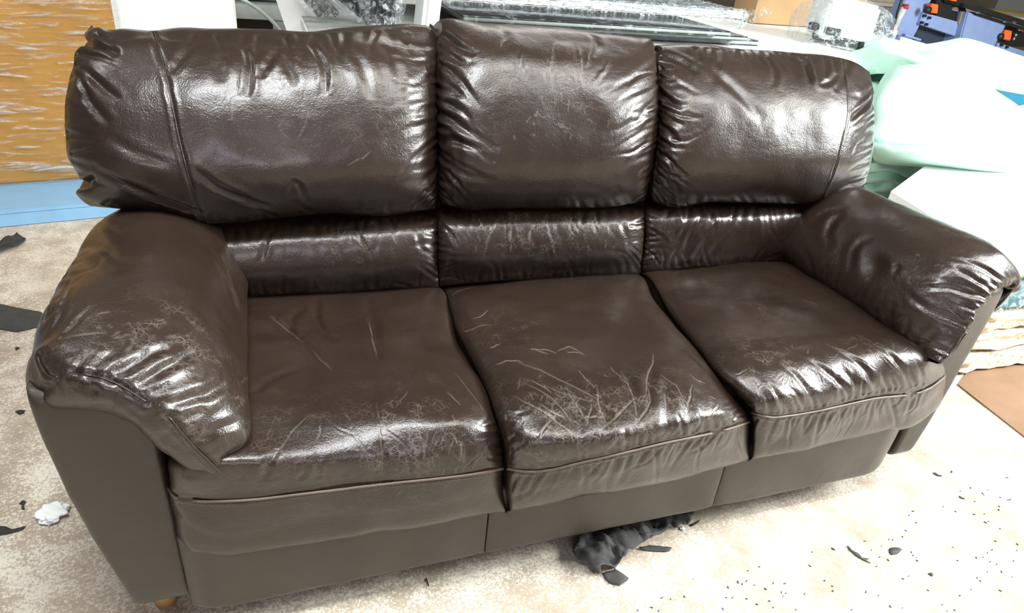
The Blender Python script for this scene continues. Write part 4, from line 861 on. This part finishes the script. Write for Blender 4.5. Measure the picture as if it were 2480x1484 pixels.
for k_, (xx, yy) in enumerate(((2402, 298), (2385, 330))):
    c_ = MP(xx, yy, -.06); bm = bmesh.new(); bmesh.ops.create_uvsphere(bm, u_segments=12, v_segments=8, radius=.017, matrix=Matrix.Translation(Vector(c_))); me = bpy.data.meshes.new('steel_cap'); bm.to_mesh(me); bm.free(); link('steel_cap', me, STEEL, mc)
MQ('guide_bar', [(1420, 322), (1440, 318), (1640, 375), (1600, 420), (1410, 365)], -.14, .05, WHITE); MQ('guide_bar', [(1462, 292), (1600, 335), (1590, 352), (1455, 310)], -.10, .05, BLUEM)
cab = spline(np.array([MP(1440, -40, -.2), MP(1400, 70, -.2), MP(1360, 230, -.2), MP(1300, 375, -.2), MP(1290, 620, -.2)]), np.linspace(0, 1, 30)); cab[-1, 2] = max(.01, cab[-1, 2])
o = tube('cable', cab, .009, BLK); tag(o, 'black cable hanging beside the slanted blue machine upright', 'cable')
fl_ = thing('filter_tube', 'clear tube with red end caps hanging left of the blue upright', 'tube', MP(1400, 150, -.1))
V, F = tube_np(np.array([MP(1450, 60, -.1), MP(1400, 160, -.1), MP(1365, 240, -.1)]), .03, 12); link('tube', pymesh('tube', V, F), plain('clear_grey', (.5, .52, .5), .2), fl_)
V, F = tube_np(np.array([MP(1462, 35, -.1), MP(1455, 55, -.1), MP(1446, 75, -.1)]), .034, 12); link('cap', pymesh('cap', V, F), RED, fl_)
V, F = tube_np(np.array([MP(1370, 232, -.1), MP(1365, 245, -.1), MP(1360, 255, -.1)]), .034, 12); link('cap', pymesh('cap', V, F), RED, fl_)
c_ = MP(1360, 278, -.14); bm = bmesh.new(); bmesh.ops.create_cone(bm, cap_ends=True, segments=14, radius1=.026, radius2=.026, depth=.03, matrix=Matrix.Translation(Vector(c_)) @ Matrix.Rotation(math.pi/2, 4, 'X')); me = bpy.data.meshes.new('fitting'); bm.to_mesh(me); bm.free(); link('fitting', me, CREAM, fl_, False)
pt = thing('paper_table', 'table with pale and yellow paper behind the blue machine rails', 'table', (float(MP(2300, 0, 1.5)[0]), ym+1.6, 0))
zp_ = float(MP(2300, 60, 1.5)[2]); xp = float(MP(1990, 60, 1.5)[0])
rbox('table_top', (xp+.3, ym+1.0, zp_-.1), (xp+3.5, ym+2.15, zp_-.07), WALLM, pt, .004); rbox('leg', (xp+.4, ym+1.1, 0), (xp+.46, ym+1.16, zp_-.1), GREY, pt, .003); rbox('leg', (xp+3.2, ym+1.1, 0), (xp+3.26, ym+1.16, zp_-.1), GREY, pt, .003)
o = obox('paper', (float(MP(2330, 10, 1.9)[0]), ym+1.8, zp_-.066), (.7, .5, .006), .2, YEL, None, .001); tag(o, 'yellow sheet of paper on the table behind the blue machine', 'paper')

# ------------------------------------------------------------------ foam pile on the right
def Z(px, py, z): return P(px, py, 'z', z)
bs = thing('pallet', 'low plywood pallet under the heap of mint green foam', 'pallet', (2.9, 2.0, 0))
rbox('pallet_deck', (1.75, 1.25, .10), (4.6, 2.55, .13), HARD, bs, .004)
for y_ in (1.3, 1.9, 2.4): rbox('bearer', (1.8, y_, 0), (4.5, y_+.1, .10), HARD, bs, .004)
o = rbox('foam_stack', (1.75, 1.3, .13), (4.5, 2.5, .54), MINT, None, .04); tag(o, 'thick mint green foam block hidden under the loose foam sheets', 'foam')
o = sheet('foam_sheet', [
    [Z(2010, 150, .70), Z(2075, 112, .74), Z(2120, 94, .80), Z(2200, 106, .80), Z(2340, 93, .84), Z(2400, 108, .84), Z(2500, 146, .82)],
    [Z(2020, 165, .68), Z(2085, 128, .74), Z(2150, 118, .80), Z(2220, 125, .80), Z(2340, 115, .84), Z(2420, 135, .84), Z(2520, 170, .82)],
    [Z(2040, 185, .66), Z(2100, 160, .70), Z(2160, 150, .76), Z(2240, 155, .80), Z(2340, 150, .83), Z(2430, 165, .82), Z(2530, 195, .80)],
    [Z(2060, 200, .64), Z(2110, 180, .66), Z(2155, 178, .70), Z(2240, 178, .74), Z(2330, 182, .78), Z(2410, 205, .78), Z(2530, 228, .76)]], .02, MINT, None, 90, 40, .004); tag(o, 'upper mint foam sheet draped over the heap below the blue machine', 'foam sheet')
o = sheet('foam_sheet', [
    [Z(2150, 168, .66), Z(2165, 140, .74), Z(2240, 122, .815), Z(2330, 135, .845), Z(2400, 205, .765), Z(2480, 268, .66)],
    [Z(2126, 205, .66), Z(2150, 180, .73), Z(2230, 170, .79), Z(2340, 180, .81), Z(2420, 235, .75), Z(2490, 285, .65)],
    [Z(2116, 240, .66), Z(2145, 215, .74), Z(2230, 220, .76), Z(2350, 240, .74), Z(2440, 270, .70), Z(2500, 300, .64)],
    [Z(2114, 300, .64), Z(2150, 290, .72), Z(2240, 290, .74), Z(2360, 310, .73), Z(2450, 335, .69), Z(2540, 350, .64)],
    [Z(2118, 350, .60), Z(2150, 350, .68), Z(2250, 352, .70), Z(2370, 370, .69), Z(2460, 390, .66), Z(2560, 400, .62)],
    [Z(2132, 385, .55), Z(2165, 386, .60), Z(2255, 392, .61), Z(2370, 410, .60), Z(2470, 430, .58), Z(2570, 450, .56)]], .022, MINT, None, 90, 60, .004, seed=5); tag(o, 'large bulging mint foam sheet filling the space beside the right back cushion', 'foam sheet')
o = sheet('foam_sheet', [[Z(2060, 150, .60), Z(2110, 150, .61), Z(2180, 150, .62), Z(2300, 160, .62)], [Z(2060, 240, .60), Z(2110, 240, .61), Z(2180, 240, .62), Z(2300, 250, .62)], [Z(2060, 340, .57), Z(2110, 340, .58), Z(2180, 340, .58), Z(2300, 350, .58)]], .02, MINT, None, 30, 30, .003, seed=7); tag(o, 'pale foam sheet glimpsed in the fold between the upper and the bulging mint sheets', 'foam sheet')
for k, (dy, z0, lab) in enumerate(((0, .50, 'mint foam sheet edge just under the large bulging sheet'), (26, .45, 'curved mint foam sheet second below the large bulging sheet'), (50, .40, 'lowest curled mint foam sheet behind the right arm'))):
    o = sheet('foam_sheet', [[Z(2098-2*k, 398+dy, z0+.02), Z(2150, 388+dy, z0+.05), Z(2215, 400+dy, z0+.02), Z(2330, 420+dy, z0), Z(2450, 450+dy, z0)],
        [Z(2100, 415+dy, z0+.0), Z(2150, 408+dy, z0+.03), Z(2200, 425+dy, z0+.0), Z(2320, 450+dy, z0-.02), Z(2440, 480+dy, z0-.02)]], .014, MINT, None, 50, 14, .003, seed=8+k); tag(o, lab, 'foam sheet')
o = sheet('teal_sheet', [[Z(2350, 190, .60), Z(2440, 200, .60), Z(2560, 230, .60)], [Z(2350, 290, .585), Z(2440, 300, .585), Z(2560, 330, .585)]], .03, plain('teal_sheet', (.03, .25, .38), .6), None, 20, 10); tag(o, 'teal blue foam glimpsed below the edge of the upper mint sheet', 'foam sheet')
# teal wrapped blocks, underlay, white slab
o_ = thing('teal_block', 'teal foam blocks wrapped in film under the white slab beyond the right arm', 'foam block', (2.0, .9, .23))
rbox('block', (1.50, .48, .242), (2.7, .84, .34), TEAL, o_, .02); rbox('block', (1.53, .50, .345), (2.7, .84, .455), TEAL, o_, .02)
crinkle('film', [(1.46, .465, .47), (2.75, .465, .47), (2.75, .462, .235), (1.46, .462, .235)], 120, 30, .006, FILM, o_, sc=9, seed=61)
A_ = Z(2158, 463, .56); D_ = Z(2462, 652, .50); B_ = Z(2420, 268, .72); A2_ = A_; C_ = B_+(Z(2600, 560, .50)-D_)*2.4; E_ = D_+(Z(2600, 570, .50)-D_)*2.4
V = [A_, D_, E_, C_, B_]; dn = np.array([0, 0, -.035]); V = V+[p-dn*0+dn for p in V]
o = link('foam_slab', pymesh('foam_slab', V, [(0, 1, 2, 3, 4), (9, 8, 7, 6, 5)]+[(i, i+5, (i+1) % 5+5, (i+1) % 5) for i in range(5)]), WFOAM, None, False); tag(o, 'large flat white foam slab lying over the heap beyond the right arm', 'foam slab')
o = sheet('cover_strip', [[D_+np.array([-.01, -.01, -.036]), E_+np.array([0, -.01, -.036])], [D_+np.array([0, .05, -.037]), E_+np.array([0, .05, -.037])]], .008, YEL, None, 10, 4); tag(o, 'thin yellowish sheet edge showing under the white foam slab', 'sheet')
o = rbox('crate', (1.6, .78, 0), (2.9, 1.15, .225), GREYD, None, .01); tag(o, 'dark crate in shadow behind the pile of carpet underlay', 'crate')
for k in range(3):
    x0_ = 1.585+.03*k*(-1)**k; y0_ = .45+.012*k; z0_ = .012+.076*k
    bm = bmesh.new(); bmesh.ops.create_cube(bm, size=1)
    for v_ in bm.verts: v_.co = Vector((x0_+(v_.co.x+.5)*1.1, y0_+(v_.co.y+.5)*.26, z0_+.002+(v_.co.z+.5)*.058))
    bmesh.ops.subdivide_edges(bm, edges=bm.edges[:], cuts=20, use_grid_fill=True)
    cc = np.array([v_.co[:] for v_ in bm.verts]); ds = np.stack([vnoise(cc*np.array([22, 22, 34.]), s_+k) for s_ in (1, 2, 3)], -1)*.016+np.stack([vnoise(cc*70, s_+k) for s_ in (4, 5, 6)], -1)*.006
    for v_, d_ in zip(bm.verts, ds): v_.co += Vector((float(d_[0]), float(d_[1]), float(d_[2])*.5))
    me = bpy.data.meshes.new('carpet_underlay'); bm.to_mesh(me); bm.free(); o = link('carpet_underlay', me, UNDER, None, True)
    tag(o, ('bottom ragged layer of cream carpet underlay on the brown hardboard', 'middle ragged layer in the cream carpet underlay pile', 'top ragged layer of cream carpet underlay below the teal blocks')[k], 'underlay', 'layers of carpet underlay')
hb = [Z(2320, 930, .005), Z(2560, 1118, .005), Z(2640, 960, .005), Z(2420, 800, .005)]
V = hb+[p-np.array([0, 0, .004]) for p in hb]
o = link('hardboard_sheet', pymesh('hardboard_sheet', V, [(0, 1, 2, 3), (7, 6, 5, 4)]+[(i, i+4, (i+1) % 4+4, (i+1) % 4) for i in range(4)]), HARD, None, False); tag(o, 'brown hardboard sheet flat on the floor at the right edge', 'board')

# ------------------------------------------------------------------ scraps on the floor
def scrap(name, px, z, lab, cat, m=SCRAP, h=.0, cuts=2, seed=0, th=.0016, group=None, sc=18):
    bm = bmesh.new(); vs = [bm.verts.new(Z(a, b_, z)) for a, b_ in px]; f_ = bm.faces.new(vs); bmesh.ops.triangulate(bm, faces=[f_])
    for _ in range(cuts): 
        bmesh.ops.subdivide_edges(bm, edges=[e for e in bm.edges if e.calc_length() > .012], cuts=1); bmesh.ops.triangulate(bm, faces=[f for f in bm.faces if len(f.verts) > 3])
    c_ = np.array([v_.co[:] for v_ in bm.verts]); dz = h*(.5+.5*vnoise(c_*sc, seed))+h*.4*np.abs(vnoise(c_*sc*2.5, seed+1))
    for v_, d_ in zip(bm.verts, dz): v_.co.z += float(d_)
    bmesh.ops.recalc_face_normals(bm, faces=bm.faces[:]); bmesh.ops.solidify(bm, geom=bm.faces[:], thickness=th)
    mn = min(v_.co.z for v_ in bm.verts)
    for v_ in bm.verts: v_.co.z += .0005-mn
    me = bpy.data.meshes.new(name); bm.to_mesh(me); bm.free(); o = link(name, me, m, None, True); 
    if lab: tag(o, lab, cat, group)
    return o
scrap('cloth_scrap', [(-60, 610), (-30, 590), (0, 584), (20, 572), (40, 558), (50, 568), (62, 574), (56, 586), (30, 598), (0, 610), (-40, 628)], .012, 'rumpled black cloth scrap on the floor in front of the blue platform', 'scrap', SCRAP, .025, 3, 1)
scrap('cloth_scrap', [(-90, 720), (-30, 728), (0, 735), (33, 744), (100, 756), (118, 772), (112, 790), (86, 792), (40, 803), (0, 796), (-60, 800)], .004, 'flat dark grey cloth scrap beside the left arm of the sofa', 'scrap', SCRAPG, .006, 3, 2)
scrap('cloth_scrap', [(-30, 1280), (0, 1274), (14, 1276), (30, 1282), (63, 1274), (55, 1282), (20, 1292), (-30, 1300)], .003, 'pointed black cloth sliver on the floor at the bottom left edge', 'scrap', SCRAP, .006, 2, 3)
scrap('cloth_scrap', [(36, 996), (48, 992), (61, 993), (58, 1000), (46, 1004)], .002, 'tiny black scrap beside the top of the left arm panel', 'scrap', SCRAP, .004, 1, 4)
scrap('cloth_scrap', [(36, 842), (44, 839), (48, 843), (38, 848)], .002, 'tiny black crumb below the flat dark grey scrap', 'scrap', SCRAP, .003, 1, 5)
scrap('cloth_scrap', [(46, 1219), (55, 1211), (63, 1214), (58, 1224), (60, 1234), (52, 1233), (53, 1222)], .002, 'small hooked black scrap left of the white fluff', 'scrap', SCRAP, .004, 1, 6)
# crumpled lining under the front of the sofa
big_ = [(1668, 1240), (1680, 1250), (1669, 1257), (1673, 1266), (1662, 1275), (1648, 1273), (1641, 1281), (1624, 1276), (1603, 1290), (1576, 1303), (1568, 1313), (1550, 1322), (1531, 1339), (1521, 1336), (1515, 1348), (1498, 1362), (1484, 1374), (1492, 1380), (1470, 1384), (1461, 1383), (1450, 1387), (1452, 1399), (1447, 1402), (1430, 1385), (1419, 1370), (1398, 1360), (1386, 1343), (1386, 1331), (1400, 1312), (1426, 1287), (1480, 1262), (1560, 1240), (1620, 1225)]
cl = scrap('torn_lining', big_, .012, 'torn crumpled black lining cloth sticking out from under the sofa front', 'cloth', SCRAPG, .042, 4, 9, .0016, None, 20)
def child_scrap(name, px, z, par, h, seed, m=SCRAPG):
    o = scrap(name, px, z, None, None, m, h, 2, seed); o.parent = par; return o
child_scrap('flap', [(1548, 1323), (1573, 1316), (1600, 1319), (1628, 1324), (1622, 1332), (1585, 1331), (1560, 1328)], .008, cl, .008, 21, SCRAPG)
child_scrap('flap', [(1459, 1382), (1490, 1374), (1508, 1386), (1524, 1397), (1518, 1406), (1499, 1416), (1476, 1406), (1466, 1396)], .010, cl, .012, 22)
child_scrap('flap', [(1672, 1267), (1684, 1262), (1698, 1255), (1690, 1264), (1675, 1271)], .006, cl, .004, 23, SCRAP)
def fluff(lab, px, py, r, seed):
    c_ = Z(px, py, 0); bm = bmesh.new(); bmesh.ops.create_icosphere(bm, subdivisions=4, radius=1)
    X = np.array([v_.co[:] for v_ in bm.verts]); d_ = 1+.35*vnoise(X*2.5, seed)+.2*vnoise(X*7, seed+1)
    for v_, x_, k_ in zip(bm.verts, X, d_): v_.co = Vector((c_[0]+x_[0]*r*k_, c_[1]+x_[1]*r*k_, max(.0008, r*.35+x_[2]*r*.4*k_)))
    me = bpy.data.meshes.new('fluff'); bm.to_mesh(me); bm.free(); o = link('fluff', me, WFOAM); tag(o, lab, 'fluff'); return o
fluff('soft clump of white stuffing fluff beside the left arm panel', 128, 1248, .030, 3)
fluff('small white fluff ball at the right tip of the torn lining', 1652, 1281, .006, 4)
for px_, lab in (([(2259, 1144), (2266, 1145), (2273, 1150), (2282, 1150), (2281, 1153), (2270, 1152), (2263, 1148)], 'short black strip right of the sofa base, nearest the right arm'),
    ([(2051, 1321), (2056, 1323), (2063, 1333), (2080, 1341), (2088, 1350), (2105, 1352), (2098, 1356), (2109, 1363), (2095, 1358), (2076, 1348), (2056, 1332)], 'long jagged dark scrap on the bright floor at lower right'),
    ([(2153, 1328), (2162, 1325), (2176, 1326), (2185, 1330), (2177, 1338), (2172, 1341), (2160, 1343), (2153, 1338)], 'roundish dark scrap right of the long jagged scrap'),
    ([(2248, 1388), (2256, 1386), (2261, 1391), (2258, 1395), (2252, 1392)], 'small dark scrap furthest towards the lower right'),
    ([(2012, 1326), (2019, 1327), (2024, 1332), (2017, 1330)], 'small dark sliver left of the long jagged scrap'),
    ([(2303, 1139), (2307, 1141), (2306, 1144), (2303, 1143)], 'dark crumb right of the short black strip'),
    ([(2438, 1210), (2449, 1207), (2448, 1210)], 'thin dark thread near the right edge of the bright floor'),
    ([(1031, 1400), (1034, 1399), (1040, 1418), (1037, 1419)], 'thin black sliver on the floor below the left seat'),
    ([(2322, 1200), (2331, 1204), (2338, 1208), (2334, 1208), (2325, 1205)], 'thin grey sliver on the bright floor right of centre')):
    scrap('cloth_scrap', px_, .002, lab, 'scrap', SCRAPG, .004, 2, len(lab))
bm = bmesh.new()
for k in range(170):
    px_ = rng.uniform(1500, 2470); py_ = rng.uniform(1150, 1480)
    if py_ < 1480-(px_-1500)*.36: continue
    c_ = Z(px_, py_, .0015); a_ = rng.uniform(0, 3.14); l_ = rng.uniform(.001, .0038); w_ = rng.uniform(.0005, .0012); d1 = Vector((math.cos(a_), math.sin(a_), 0))*l_; d2 = Vector((-math.sin(a_), math.cos(a_), 0))*w_; h_ = Vector((0, 0, .001))
    lo = [bm.verts.new(Vector(c_)-h_+s_*d1+t_*d2) for s_, t_ in ((-1, -1), (1, -.6), (1, .6), (-1, 1))]; hi = [bm.verts.new(v_.co+2*h_) for v_ in lo]; bm.faces.new(hi)
    for i in range(4): bm.faces.new((lo[i], lo[(i+1) % 4], hi[(i+1) % 4], hi[i]))
me = bpy.data.meshes.new('lint'); bm.to_mesh(me); bm.free(); o = link('lint', me, SCRAPG, None, False); tag(o, 'scattered dark lint and thread crumbs over the bright floor in front', 'lint', None, 'stuff')
